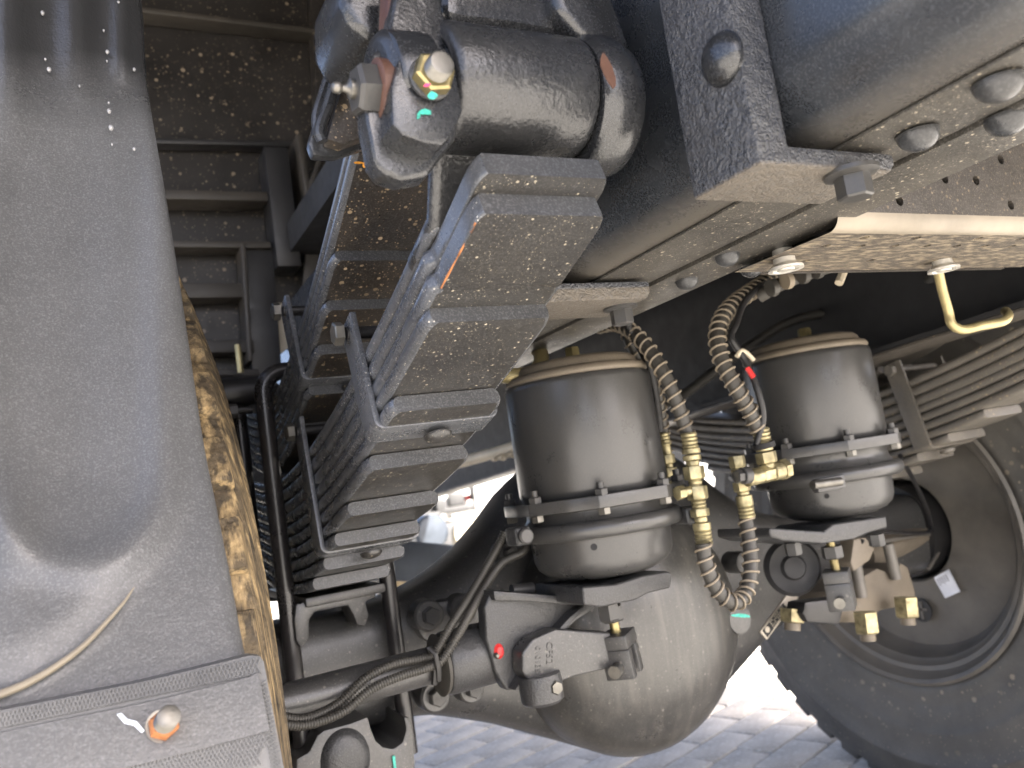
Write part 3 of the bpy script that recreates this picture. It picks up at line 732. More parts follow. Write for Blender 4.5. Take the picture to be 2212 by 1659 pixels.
# name plate, no readable words in the photograph: emblem disc and rows of small marks
pl = [onY(x, y, 1.075) for x, y in ((1642, 1365), (1657, 1382), (1725, 1290), (1706, 1277))]
ctr_ = sum(pl, V())/4; ux = (pl[3]-pl[0]).normalized(); uy0 = (pl[1]-pl[0]).normalized(); uz = ux.cross(uy0).normalized(); uy = uz.cross(ux)
if uz.y > 0: uz = -uz
plate = MB().prism(pl, (0, .004, 0)).build('name_plate', 'alu', ax, bevel=.001)
Lp = (pl[3]-pl[0]).length; Wp = (pl[1]-pl[0]).length
MB().prism([pl[0]+ux*Lp*.05+uy*Wp*.12-Y_*.0006, pl[0]+ux*Lp*.05+uy*Wp*.88-Y_*.0006, pl[0]+ux*Lp*.74+uy*Wp*.88-Y_*.0006, pl[0]+ux*Lp*.74+uy*Wp*.12-Y_*.0006], (0, .001, 0)).build('plate_field', 'black', plate)
MB().cyl(pl[0]+ux*Lp*.14+uy*Wp*.4-Y_*.0014, pl[0]+ux*Lp*.14+uy*Wp*.4-Y_*.0005, Wp*.26, 20).build('emblem', 'alu', plate)
mb = MB()
for r_ in range(4):
    for c_ in range(9):
        if random.random() < .8: mb.box(pl[0]+ux*Lp*(.28+.047*c_)+uy*Wp*(.2+.2*r_)-Y_*.001, (Lp*.03, .0008, Wp*.07), (ux, Y_, uy))
o = mb.build('plate_print', 'alu', plate); o['kind'] = 'stuff'
MB().cyl(onY(1610, 1215, 1.07)+Y_*.04, onY(1610, 1215, 1.07), .018, 28).build('side_boss', 'axle', ax, bevel=.003)

# ---- camshaft tube and bracket, left
cs = thing('camshaft_tube', 'brake camshaft tube in front of the axle carrying two corrugated conduits', 'camshaft tube', (.3, 1.0, .53))
a0, b0 = V((.06, 1.0, .528)), V((.385, 1.0, .531))
MB().cyl(a0, b0, .0222, 36).build('tube', 'axle', cs, bevel=.001)
MB().lathe(V((.378, 1.0, .529)), X_, [(0, 0), (.036, 0), (.0385, .004), (.0385, .07), (.035, .085), (0, .086)], 40).build('bearing_boss', 'cast', cs)
MB().lathe(V((.368, 1.0, .529)), X_, [(.0, 0), (.028, 0), (.038, .004), (.036, .009), (0, .011)], 32).build('rubber_seal', 'rubber', cs)
q = onY(1068, 1415, .959)
MB().lathe(q+Y_*.004, -Y_, [(.0045, 0), (.0045, .006), (.003, .007), (.0038, .011), (.002, .014), (0, .014)], 16).build('grease_nipple', 'zinc', cs)
MB().lathe(q+V((.005, 0, .004)), -Y_, [(0, -.002), (.008, -.001), (.0085, .004), (.005, .008), (0, .009)], 14, 1.1, .8).build('red_cap', 'red', cs)
# spider bracket: folded plate between boss and chamber
br = thing('chamber_bracket', 'black cast bracket arm linking the camshaft boss to the near brake chamber', 'bracket', (.5, .97, .55))
P = [onY(x, y, .955) for x, y in ((1058, 1282), (1120, 1290), (1270, 1302), (1258, 1322), (1225, 1350), (1190, 1390), (1150, 1440), (1118, 1490), (1095, 1492), (1070, 1450), (1050, 1380), (1046, 1310))]
MB().prism(P, (0, .022, 0)).build('arm_plate', 'cast', br, bevel=.004, seg=3)
P2 = [P[0]+V((0, -.012, .004)), P[1]+V((0, -.014, .006)), P[2]+V((0, -.014, .006)), P[2]+V((0, -.014, -.004)), P[1]+V((0, -.014, -.004)), P[0]+V((0, -.012, -.008))]
MB().prism(P2, (0, .08, 0)).build('top_flange', 'cast', br, bevel=.003)
P3 = [onY(x, y, .935) for x, y in ((1272, 1300), (1290, 1312), (1245, 1340), (1200, 1385), (1160, 1440), (1128, 1492), (1112, 1492), (1150, 1430), (1190, 1378), (1232, 1332))]
MB().prism(P3, (0, .05, 0)).build('edge_flange', 'cast', br, bevel=.003)
MB().cyl(onY(1105, 1275, .985), onY(1150, 1270, .985), .0075, 20).build('stud', 'bolt', br)
# slack adjuster
sl = thing('slack_adjuster', 'cast slack adjuster lever with raised part number below the near brake chamber', 'slack adjuster', (.54, .94, .5))
P = [onY(x, y, .925) for x, y in ((1128, 1410), (1150, 1380), (1200, 1358), (1318, 1366), (1330, 1390), (1328, 1442), (1300, 1448), (1240, 1462), (1190, 1482), (1145, 1478), (1128, 1450))]
MB().prism(P, (0, .028, 0)).build('lever', 'axle', sl, bevel=.004, seg=3)
c0 = onY(1168, 1478, .93)
MB().lathe(c0+Z_*.012, -Z_, [(0, 0), (.026, 0), (.0275, .01), (.0265, .03), (.022, .034), (0, .035)], 36, 1, .9).build('worm_housing', 'cast', sl)
MB().hex(onY(1203, 1486, .905)+Y_*.02, -Y_, .0085, .022).build('adjuster_bolt', 'zinc', sl)
tx = onY(1205, 1405, .9242)
xd = onY(1205, 1440, .9242)-onY(1205, 1375, .9242)
text('CF52', .0125, onY(1187, 1410, .9245), xd, X_, 'axle', sl, 'raised_number', .0007)
text('01013S', .0105, onY(1162, 1425, .9245), xd, X_, 'axle', sl, 'raised_number', .0007)

# ================================================================ brake chambers
def chamber(cx, cy, zf, k, label, bh=.155, g=.033):
    """zf = height of the bolted flange; bh = barrel height; g = drop to the clamp ring"""
    C = V((cx, cy, zf))
    t = thing('brake_chamber', label, 'brake chamber', C+V((0, 0, -.11)), 'spring brake chambers')
    L = lambda pr, nm, m, seg=72, o=C: MB().lathe(o, Z_, [(r*k, z*k) for r, z in pr], seg).build(nm, m, t, ang=50)
    L([(.094, .004), (.0965, .007), (.0985, .014), (.0975, bh-.008), (.0965, bh-.002), (.093, bh+.001), (.088, bh+.001)], 'barrel', 'chamber')
    L([(.093, bh), (.0955, bh+.003), (.0955, bh+.006), (.093, bh+.010), (.085, bh+.013), (.083, bh+.019), (.078, bh+.024), (.07, bh+.026), (.0, bh+.027)], 'cap', 'cap')
    b = MB().hex(C+V((-.012*k, -.02*k, (bh+.026)*k)), Z_, .0105*k, .017*k, dome=.2).build('release_bolt', 'yzinc', t)
    # bolted flange
    pts = []
    for i in range(48):
        a = 2*pi*i/48; r = .115+.007*max(0, cos(8*(a-.3)))**3; pts.append(C+V((r*k*cos(a), r*k*sin(a), -.011*k)))
    MB().prism(pts, (0, 0, .015*k)).build('flange', 'chamber', t, bevel=.0012)
    pts2 = [C+(p-C)*.985+V((0, 0, .0)) for p in pts]
    for i in range(8):
        a = .3+2*pi*i/8; p = C+V((.112*k*cos(a), .112*k*sin(a), .003*k))
        b = MB().hex(p, Z_, .0085*k, .009*k).build('flange_nut', 'bolt', t)
        MB().cyl(p+Z_*.008*k, p+Z_*.0165*k, .0046*k, 14).build('stud_end', 'bolt', b)
        MB().hex(p-Z_*.0145*k, -Z_, .008*k, .008*k).build('bolt_head', 'zinc', b)
    L([(.1, -.008), (.098, -.012), (.093, -.4*g), (.0935, -.6*g), (.099, -.8*g), (.104, -g)], 'lower_neck', 'chamber')
    pr = [(.1025+.0098*cos(a), -g-.003+.0108*sin(a)) for a in [radians(-150)+radians(300)*q/16 for q in range(17)]]
    cr_ = L(pr, 'clamp_ring', 'chamber')
    L([(.1, -g-.008), (.0935, -g-.012), (.0925, -g-.018), (.091, -g-.042), (.087, -g-.052), (.078, -g-.060), (.062, -g-.066), (.05, -g-.068), (0, -g-.069)], 'service_pot', 'chamber')
    return t, C
t1, C1 = chamber(.600, .945, .703, 1.0, 'large near brake chamber above the differential, black barrel with tan cap')
vh = onY(1278, 1187, .852)
a = atan2(vh.y-C1.y, vh.x-C1.x); n1 = V((cos(a), sin(a), 0)); pv = V((C1.x, C1.y, vh.z))+n1*.0918
MB().cyl(pv-n1*.0008, pv+n1*.0006, .0042, 20).build('vent_hole', 'black', t1)
# clamp ring lugs and bolt
for (x, y, Yp, lw) in ((1490, 1112, .865, .032), (1120, 1158, .905, .022)):
    p = onY(x, y, Yp)
    lg = MB().box(p, (lw, .03, .022)).build('clamp_lug', 'cast', t1, bevel=.005, seg=3)
    MB().lathe(p-Y_*.017, -Y_, [(.0095, 0), (.0095, .004), (.0075, .006), (0, .006)], 26).build('bolt_head', 'bolt', lg)
aa = onY(1425, 1050, .86)
text('A 258619', .0085, C1+V((.1222*cos(-1.0), .1222*sin(-1.0), -.0035)), V((sin(1.0), cos(1.0), 0)), Z_, 'dark', t1, 'stamped_number', .0004)
t2, C2 = chamber(1.032, .947, .722, 1.0, 'far brake chamber in front of the right spring and tyre', .142, .042)
vh = onY(1782, 1078, .855); a = atan2(vh.y-C2.y, vh.x-C2.x); n1 = V((cos(a), sin(a), 0)); pv = V((C2.x, C2.y, vh.z))+n1*.0918
MB().cyl(pv+n1*.0, pv+n1*.0022, .0035, 20).build('vent_hole', 'black', t2)
lg = MB().box(onY(1790, 1045, .835), (.055, .012, .019)).build('clamp_lug', 'bolt', t2, bevel=.004)
MB().cyl(onY(1755, 1048, .828), onY(1815, 1040, .828), .006, 16).build('clamp_screw', 'zinc', lg)
# mounting yokes under each pot and push rods
def yoke(pts, Yp, dep, par, m='cast', nm='mounting_yoke', bv=.004):
    return MB().prism([onY(x, y, Yp) for x, y in pts], (0, dep, 0)).build(nm, m, par, bevel=bv, seg=3)
yoke([(1258, 1268), (1330, 1262), (1390, 1243), (1442, 1234), (1452, 1238), (1450, 1270), (1400, 1282), (1375, 1296), (1300, 1312), (1262, 1308)], .875, .12, t1)
yoke([(1662, 1140), (1780, 1148), (1800, 1132), (1915, 1115), (1918, 1140), (1880, 1150), (1845, 1165), (1780, 1175), (1690, 1168), (1665, 1160)], .875, .11, t2)
def pushrod(par, top, bot, Yp, k, nmlab):
    a, b = onY(*top, Yp), onY(*bot, Yp)
    ux = (b-a).normalized(); L = (b-a).length
    rod = MB().lathe(a, ux, [(.0055*k, -.02)]+[(.0055*k if i % 2 else .0049*k, L*.5*i/16-.004) for i in range(17)], 20).build('push_rod', 'yzinc', par)
    nutp = MB().hex(a+ux*L*.0, ux, .0125*k, .015*k).build('lock_nut', 'bolt', rod)
    cb = a+ux*(L*.38)
    u0 = V((.8, .6, 0)); u, v, w_ = u0, (V((-.6, .8, 0))-ux*V((-.6, .8, 0)).dot(ux)).normalized(), ux
    u = v.cross(w_)
    mb = MB(); H = L*.62; W = .034*k; T = .0115*k; D = .03*k
    P = lambda sx, sy, sz: cb+u*sx+v*sy+w_*sz
    mb.box(P(0, 0, .007*k), (W, D, .014*k), (u, v, w_))
    fork = mb.build('clevis_head', 'axle', rod, bevel=.002)
    for sgn in (-1, 1):
        MB().box(P(sgn*(W-T)/2, 0, .014*k+(H-.014*k)/2), (T, D, H-.014*k), (u, v, w_)).build('clevis_cheek', 'axle', rod, bevel=.0025)
    MB().cyl(P(-W*.72, 0, H-.012*k), P(W*.85, 0, H-.012*k), .0065*k, 20).build('clevis_pin', 'zinc', rod)
    return fork
pushrod(t1, (1318, 1310), (1352, 1458), .93, 1.25, '')
pushrod(t2, (1795, 1180), (1822, 1315), .93, 1.25, '')
for (x, y) in ((1712, 1178), (1892, 1160)):
    p = onY(x, y, .905); MB().hex(p+Z_*.004, -Z_, .012, .018).build('mounting_nut', 'cream' if False else 'bolt', t2)
MB().hex(onY(1312, 1305, .9), -Z_, .014, .02).build('mounting_nut', 'bolt', t1)

# ================================================================ hoses with fittings
def hose(label, pix, r, name='air_hose', coiled=True, group='coil-guarded air hoses', pitch=.0135, rc=.0015, nn=10):
    pts = [onY(x, y, Yp) for x, y, Yp in pix]; path = smooth(pts, nn)
    t = thing(name, label, 'air hose', pts[0], group)
    MB().tube(path, r, 18).build('rubber_tube', 'rubber', t)
    if coiled: coil(path, r+rc, rc, pitch, 'coil_guard', 'coil', t)
    return t, path
hA, pA = hose('coil-guarded hose arching from the rail bolt to brass fittings right of the near chamber', [(1290, 705, .98), (1335, 700, .93), (1385, 735, .88), (1430, 800, .85), (1462, 870, .84), (1485, 940, .84)], .0088)
hB, pB = hose('U-shaped coil-guarded hose hanging between two stacks of brass fittings', [(1518, 1175, .82), (1527, 1225, .82), (1550, 1275, .82), (1585, 1302, .82), (1612, 1278, .83), (1622, 1225, .835), (1618, 1170, .84), (1610, 1110, .845)], .0088)
hC, pC = hose('thick coil-guarded hose curving down left of the far chamber', [(1790, 560, .86), (1700, 585, .85), (1625, 628, .84), (1570, 672, .83), (1550, 722, .82), (1560, 780, .81), (1590, 838, .80), (1620, 890, .80), (1640, 930, .80)], .0098, pitch=.0115)
hD, pD = hose('second coil-guarded hose behind the near chamber top', [(1352, 700, .96), (1362, 740, .95), (1392, 790, .96), (1420, 860, .98), (1432, 935, 1.0), (1440, 990, 1.0)], .0085)
def fitting(par, pts, Yp, nm='brass_fitting', m='brass'):
    """stack along a line: list of (t0,t1,radius,kind)"""
    (ax_, ay), (bx, by), parts_ = pts
    a, b = onY(ax_, ay, Yp), onY(bx, by, Yp); d = b-a; L = d.length; d = d.normalized()
    for (t0, t1, r, kind) in parts_:
        o = a+d*L*t0; hh = L*(t1-t0)
        if kind == 'hex': MB().hex(o, d, r, hh, ref=(0, -1, .35)).build('hex_nut', m, par, bevel=.0006)
        elif kind == 'rib':
            n_ = max(3, int(hh/.0022)); pr = [(0, 0)]+[(r if i % 2 else r*.88, hh*i/n_) for i in range(n_+1)]+[(0, hh)]
            MB().lathe(o, d, pr, 22).build('threaded_collar', m, par)
        else: MB().lathe(o, d, [(0, 0), (r*.9, 0), (r, .001), (r, hh-.001), (r*.9, hh), (0, hh)], 22).build('collar', m, par)
fA = thing('brass_coupling', 'vertical stack of yellow brass fittings right of the near chamber flange', 'fitting', onY(1505, 1060, .84), 'brass hose fittings')
fitting(fA, ((1487, 935), (1522, 1178), [(0, .14, .0105, 'rib'), (.14, .19, .0115, 'c'), (.2, .25, .0115, 'c'), (.25, .30, .0085, 'c'), (.30, .42, .0135, 'hex'), (.42, .48, .009, 'rib'), (.48, .60, .0135, 'hex'), (.60, .68, .0095, 'rib'), (.68, .75, .012, 'hex'), (.75, .8, .008, 'c'), (.8, .87, .0112, 'c'), (.87, 1, .0112, 'rib')]), .83)
fitting(fA, ((1462, 1066), (1500, 1058), [(0, .4, .009, 'hex'), (.4, 1, .006, 'c')]), .83)
fB = thing('brass_elbow', 'brass elbow and lock fittings between the hoses left of the far chamber', 'fitting', onY(1610, 1040, .83), 'brass hose fittings')
fitting(fB, ((1590, 985), (1615, 1118), [(0, .2, .011, 'hex'), (.2, .36, .0105, 'rib'), (.36, .42, .008, 'c'), (.42, .58, .0115, 'hex'), (.58, .64, .008, 'c'), (.64, .82, .0108, 'c'), (.82, 1, .0108, 'rib')]), .84)
fitting(fB, ((1642, 925), (1662, 1020), [(0, .3, .0115, 'rib'), (.3, .42, .0095, 'c'), (.42, .52, .011, 'c'), (.55, .8, .0135, 'hex'), (.8, 1.0, .008, 'c')]), .80)
fitting(fB, ((1612, 1034), (1700, 1012), [(0, .34, .0105, 'c'), (.34, .62, .0115, 'hex'), (.62, .85, .0115, 'c'), (.85, 1, .0135, 'hex')]), .80)
fitting(fB, ((1590, 1030), (1618, 1026), [(0, .45, .0085, 'hex'), (.45, 1, .0105, 'c')]), .795, m='bolt')
MB().lathe(onY(1650, 962, .80), (.1, 0, -1), [(.0125, -.004), (.014, -.003), (.014, .003), (.0125, .004)], 24).build('black_clamp', 'black', fB)
fC = thing('brass_connector', 'small dusty brass connector stack hidden behind the near chamber edge', 'fitting', onY(1440, 1000, .99), 'brass hose fittings')
fitting(fC, ((1432, 935), (1450, 1030), [(0, .3, .009, 'rib'), (.3, .5, .0075, 'c'), (.5, .7, .0105, 'hex'), (.7, .8, .006, 'c'), (.8, 1, .0105, 'hex')]), .99)
# plain cables and conduits
def cable(label, pix, r, corr=True, m='conduit', pitch=.0032, name='conduit', cat='conduit', fn=onY, group=None):
    pts = [fn(x, y, Yp) for x, y, Yp in pix]; path = smooth(pts, 10)
    t = thing(name, label, cat, pts[0], group)
    if corr: corrugated(path, r, pitch, 'sleeve', m, t)
    else: MB().tube(path, r, 12).build('sleeve', m, t)
    return t
g2 = 'corrugated conduits along the camshaft tube'
c1 = cable('upper corrugated conduit tied to the camshaft tube and rising to the near chamber', [(590, 1545, .95), (660, 1552, .955), (730, 1520, .965), (790, 1465, .968), (850, 1435, .968), (915, 1422, .968), (938, 1412, .966), (975, 1350, .97), (1020, 1280, .985), (1070, 1190, 1.0), (1090, 1150, 1.0)], .0049, group=g2)
c2 = cable('lower corrugated conduit tied to the camshaft tube, bending up beside the upper one', [(590, 1562, .945), (660, 1566, .95), (740, 1538, .955), (800, 1490, .958), (860, 1462, .958), (930, 1440, .958), (955, 1425, .958), (990, 1370, .96), (1035, 1290, .975), (1082, 1218, .99), (1130, 1190, 1.0), (1142, 1150, 1.02)], .0049, group=g2)
MB().tube([onY(928, 1402, .955), onY(940, 1412, .95), onY(946, 1442, .95), onY(948, 1470, .955)], .0032, 8).build('cable_tie', 'dark', c2)
MB().tube([onY(925, 1398, .978), onY(936, 1425, .974), onY(940, 1452, .974), onY(938, 1478, .978)], .004, 8).build('cable_tie', 'dark', c1)
cable('thin black sensor cable running beside the thick hose to the far chamber', [(1660, 600, .84), (1610, 650, .82), (1590, 700, .81), (1580, 730, .805), (1610, 780, .80), (1635, 840, .79), (1648, 900, .79), (1635, 960, .80)], .0045, corr=False, m='dark', name='sensor_cable', cat='cable')
cable('black cable strapped along the hose near the rail bolt', [(1350, 690, .9), (1370, 730, .89), (1398, 780, .90), (1415, 850, .93), (1425, 930, .96)], .0055, corr=True, m='dark', name='sensor_cable', cat='cable')
cable('dusty corrugated harness running across behind the chambers', [(1380, 905, 1.35), (1480, 850, 1.3), (1600, 760, 1.2), (1720, 690, 1.12), (1840, 675, 1.05), (1940, 665, .98), (1985, 630, .9), (2025, 590, .84)], .009, m='conduit', pitch=.004, name='wiring_harness', cat='wiring')
cable('second harness in the dark gap below the rail plate', [(1420, 780, 1.6), (1500, 735, 1.5), (1580, 690, 1.4), (1680, 640, 1.25)], .008, m='conduit', pitch=.004, name='wiring_harness', cat='wiring')
t = cable('black joint of cables and tape under the perforated crossmember', [(1640, 640, .83), (1690, 612, .80), (1740, 592, .78), (1800, 573, .76), (1860, 560, .75)], .0095, corr=False, m='rubber', name='cable_joint', cat='cable')
for (x, y) in ((1668, 622), (1700, 606), (1735, 594), (1765, 583)):
    p = onY(x, y, .795-(x-1668)*.0004); MB().lathe(p, X_+V((0, -.2, .15)), [(0, -.004), (.0115, -.004), (.012, 0), (.0115, .004), (0, .004)], 18).build('tape_band', 'rubber' if x != 1700 else 'coil', t)
MB().cyl(onY(1835, 576, .74), onY(1868, 573, .735), .007, 16).build('red_sleeve', 'red', t)
MB().tube([onY(1822, 568, .735), onY(1824, 582, .735), onY(1812, 612, .735)], .0055, 8).build('cream_tab', 'cream', t)
t = thing('hook', 'cream wire hook on the hose left of the far chamber cap', 'hook', onY(1600, 760, .8))
MB().tube(smooth([onY(x, y, .80) for x, y in ((1592, 770), (1600, 758), (1612, 762), (1628, 778))], 6), .003, 10).build('wire', 'cream', t)
MB().cyl(onY(1614, 795, .79), onY(1628, 815, .785), .0035, 14).build('red_tip', 'red', t)

t = thing('cross_pipe', 'pale dusty pipe running behind the spring towards the near chamber', 'pipe', onY(1050, 985, 2.2))
MB().cyl(onY(960, 1008, 2.3), onY(1125, 962, 2.0), .016, 20).build('pipe', 'cream', t)
for k in range(5): MB().lathe(onY(1072+k*11, 990-k*3, 1.95), V((.6*(k % 2), .3, .8)), [(.011+.003*cos(2*pi*q/8), .003*sin(2*pi*q/8)) for q in range(9)], 14).build('chain_link', 'cream', t)
# yellow passivated rods
def rod(label, pix, r, nm='yellow_rod'):
    t = thing('tie_rod_hook', label, 'bent rod', onY(*pix[0]), 'yellow bent rods')
    MB().tube(smooth([onY(*p) for p in pix], 8), r, 20).build('bent_bar', 'hooky', t)
rod('yellow bent rod hanging below the crossmember at right', [(2022, 560, .62), (2034, 620, .64), (2048, 670, .65), (2056, 700, .65), (2080, 712, .645), (2120, 704, .64), (2165, 695, .635), (2178, 682, .635), (2172, 672, .65)], .0058)
rod('yellow bent rod beside the near chamber cap, below the rail', [(1060, 808, .98), (1110, 812, .96), (1150, 806, .955), (1166, 790, .96), (1168, 765, .975), (1150, 745, 1.0)], .0105)

# ================================================================ wheels
def wheel(xi, dirx, label, m_t, cy, cz, R=.545, seg=96, inner=True):
    t = thing('wheel', label, 'wheel', (xi+dirx*.14, cy, cz), 'drive axle wheels')
    o = V((xi, cy, cz)); A = X_*dirx
    prof = [(.298, .02), (.305, .006), (.325, .0), (.345, .004), (.35, .002), (.38, -.004), (.395, -.0055), (.399, -.0085), (.404, -.008), (.43, -.012), (.458, -.0095), (.461, -.0125), (.466, -.0115), (.47, -.008), (.50, .0), (.508, .004), (.52, .007), (.528, .013), (.530, .03), (.530, .25), (.52, .273), (.43, .292), (.33, .28), (.30, .26)]
    MB().lathe(o, A, [(r*R/.54, h_) for r, h_ in prof], seg).build('tyre', m_t, t, ang=70)
    # tread shoulder lugs in one ring (real blocks)
    mb = MB(); N = 46
    for i in range(N):
        a = 2*pi*(i+.5)/N; c_, s_ = cos(a), sin(a); er = V((0, c_, s_)); et = V((0, -s_, c_))
        wd = .0245
        r0, r1 = R*.93, R*1.006
        v = [o+er*r0+et*-wd+A*.004, o+er*r0+et*wd+A*.004, o+er*(r1)+et*wd*.9+A*.016, o+er*(r1)-et*wd*.9+A*.016]
        b = [q+A*(.115 if k < 2 else .10) for k, q in enumerate(v)]
        mb.add(v+b, [(0, 1, 2, 3), (4, 7, 6, 5), (0, 4, 5, 1), (1, 5, 6, 2), (2, 6, 7, 3), (3, 7, 4, 0)])
    mb.build('tread_blocks', m_t, t, bevel=.003)['kind'] = 'stuff'
    k = R/.54
    MB().lathe(o, A, [(.302*k, .012), (.309*k, .0), (.303*k, -.004), (.296*k, .0), (.290*k, .012), (.283*k, .02), (.274*k, .022), (.268*k, .034), (.262*k, .038), (.258*k, .05), (.252*k, .066), (.243*k, .074), (.112*k, .070), (.108*k, .075), (.105*k, .15), (.0, .152)], seg).build('rim', 'rim', t, ang=30)
    return t
# right wheel
wr = wheel(1.47, 1, 'large black tyre and dusty rim at the lower right, seen from its inner side', 'tyre', 1.235, .515, R=.535)
p0 = V((1.47+.105, 1.235, .515))
MB().lathe(V((1.45, 1.235, .515)), X_, [(0, 0), (.06, 0), (.065, .01), (.065, .05), (.098, .055), (.1, .09), (.099, .13)], 60).build('brake_drum', 'dark', wr, ang=30)
lbl = [onX(x, y, 1.5335) for x, y in ((2018, 1247), (2050, 1230), (2075, 1278), (2043, 1292))]
lb = MB().prism(lbl, (-.002, 0, 0)).build('white_sticker', 'white', wr)
e1, e2 = (lbl[1]-lbl[0]), (lbl[3]-lbl[0])
mb = MB()
for i in range(5):
    a = lbl[0]+e1*(.12+.14*i)+e2*.12-X_*.0025; mb.prism([a, a+e1*.05, a+e1*.05+e2*random.uniform(.25, .4), a+e2*.3], (-.0004, 0, 0))
o = mb.build('sticker_print', 'print', lb); o['kind'] = 'stuff'
em = onX(1992, 1318, 1.5335)
MB().lathe(em, -X_, [(.024, 0), (.024, .003), (.021, .003), (.021, .001), (0, .001)], 28).build('round_mark', 'dark', wr)
MB().box(em-X_*.002, (.003, .006, .036)).build('mark_bar', 'rim', wr); MB().box(em-X_*.002+V((0, 0, .002)), (.003, .026, .005)).build('mark_bar', 'rim', wr)
# right brake gear in front of the wheel
rb = thing('brake_spider', 'cast right anchor plate carrying long studs with yellow nuts before the tyre', 'anchor plate', onY(1880, 1260, 1.05))
P = [onY(x, y, 1.07) for x, y in ((1835, 1262), (1895, 1228), (1915, 1235), (1930, 1252), (1940, 1235), (1945, 1215), (1962, 1225), (1978, 1280), (1976, 1305), (1905, 1318), (1860, 1345), (1812, 1345), (1800, 1300), (1812, 1280), (1822, 1290))]
MB().prism(P, (0, .10, 0)).build('plate_casting', 'cap', rb, bevel=.004)
for (x0, y0, x1, y1) in ((1848, 1215, 1862, 1290), (1918, 1175, 1936, 1250)):
    MB().cyl(onY(x0, y0, 1.06), onY(x1, y1, 1.06), .0098, 22).build('stud', 'fargrey' if False else 'rim', rb)
for (x0, y0, x1, y1) in ((1868, 1322, 1874, 1368), (1955, 1290, 1960, 1334), (1712, 1315, 1712, 1345)):
    a, b = onY(x0, y0, 1.03), onY(x1, y1, 1.03); d = (b-a).normalized()
    n_ = MB().hex(a, d, .0205, (b-a).length, ref=(.2, -1, 0), dome=.08).build('yellow_nut', 'brass', rb)
    MB().cyl(b, b+d*.012, .0125, 20).build('stud_tip', 'cap', n_)
MB().cyl(onY(1860, 1200, 1.15), onY(2050, 1125, 1.2), .028, 36, .034).build('camshaft_tube', 'cap', rb)
MB().prism([onY(x, y, 1.0) for x, y in ((1845, 1165), (1870, 1160), (1890, 1185), (1880, 1210), (1845, 1235), (1838, 1215))], (0, .03, 0)).build('cast_arm', 'cap', rb, bevel=.004)
MB().lathe(onY(1712, 1225, .97), V((-.5, -1, 0)), [(0, -.01), (.042, -.01), (.044, 0), (.038, .008), (.03, .004), (.02, .004), (.016, .010), (0, .010)], 40).build('rubber_boot', 'black', rb)
MB().prism([onY(x, y, 1.0) for x, y in ((1740, 1300), (1830, 1290), (1815, 1350), (1745, 1345), (1735, 1325))], (0, .04, 0)).build('shield', 'dark', rb, bevel=.006)
cable('thin black brake cable looping to the right wheel hub', [(1945, 985, 1.0), (1985, 1060, 1.05), (2008, 1120, 1.1), (2000, 1150, 1.12), (1900, 1150, 1.05), (1860, 1170, 1.0)], .004, corr=False, m='dark', name='brake_cable', cat='cable')
cable('short black cable curling below the hub behind the yellow nuts', [(1880, 1175, 1.05), (1960, 1160, 1.12), (2012, 1155, 1.15), (2028, 1185, 1.15), (2005, 1230, 1.15)], .004, corr=False, m='rim', name='brake_cable', cat='cable')
# left wheel, only its muddy shoulder shows
wl = wheel(.128, -1, 'muddy left tyre shoulder peeking out behind the plastic mudguard', 'tyremud', 1.235, .535, R=.56)
# black brake pipe parts left of the stack
t = thing('stop_bracket', 'black round stop tube beside the helper spring, left of the U-bolts', 'bracket', onY(520, 850, 1.25))
MB().cyl(onY(478, 852, 1.3), onY(570, 840, 1.3), .022, 28).build('tube', 'dark', t, bevel=.003)
MB().hex(onY(512, 887, 1.28), -X_, .011, .012).build('nut', 'bolt', t)
MB().cyl(onY(500, 887, 1.28), onY(545, 885, 1.28), .006, 16).build('stud', 'dark', t)

# ================================================================ mudguard
mg = thing('mudguard', 'grey-black moulded plastic mudguard filling the left edge', 'mudguard', (-.1, .7, .9))
edge_px = [(300, -60), (310, 40), (318, 170), (340, 320), (370, 500), (405, 720), (440, 950), (470, 1100), (500, 1250), (530, 1410), (556, 1500), (585, 1600), (612, 1720)]
epts = [V((px, py, 0)) for px, py in edge_px]; es = smooth(epts, 8)
ytab = [(.40, .46), (.50, .50), (.60, .547), (.70, .60), (.81, .656), (1.0, .73), (1.25, .79), (1.5, .815)]
YS = []
def yz(z):
    if not YS: YS.extend((q.x, q.y) for q in smooth([V((a, b, 0)) for a, b in ytab], 12))
    if z <= YS[0][0]: return YS[0][1]
    for (a, ya), (b, yb) in zip(YS, YS[1:]):
        if z <= b: return ya+(yb-ya)*(z-a)/(b-a)
    return YS[-1][1]
def on_guard(px, py, off=0):
    r = ray(px, py); lo, hi = .2, 1.4
    Y = .65
    for _ in range(12): p = CAM+r*(Y/r.y); Y = .5*Y+.5*(yz(p.z)-off)
    return CAM+r*(Y/r.y)
def ss(a, b, x):
    t_ = min(1, max(0, (x-a)/(b-a))); return t_*t_*(3-2*t_)
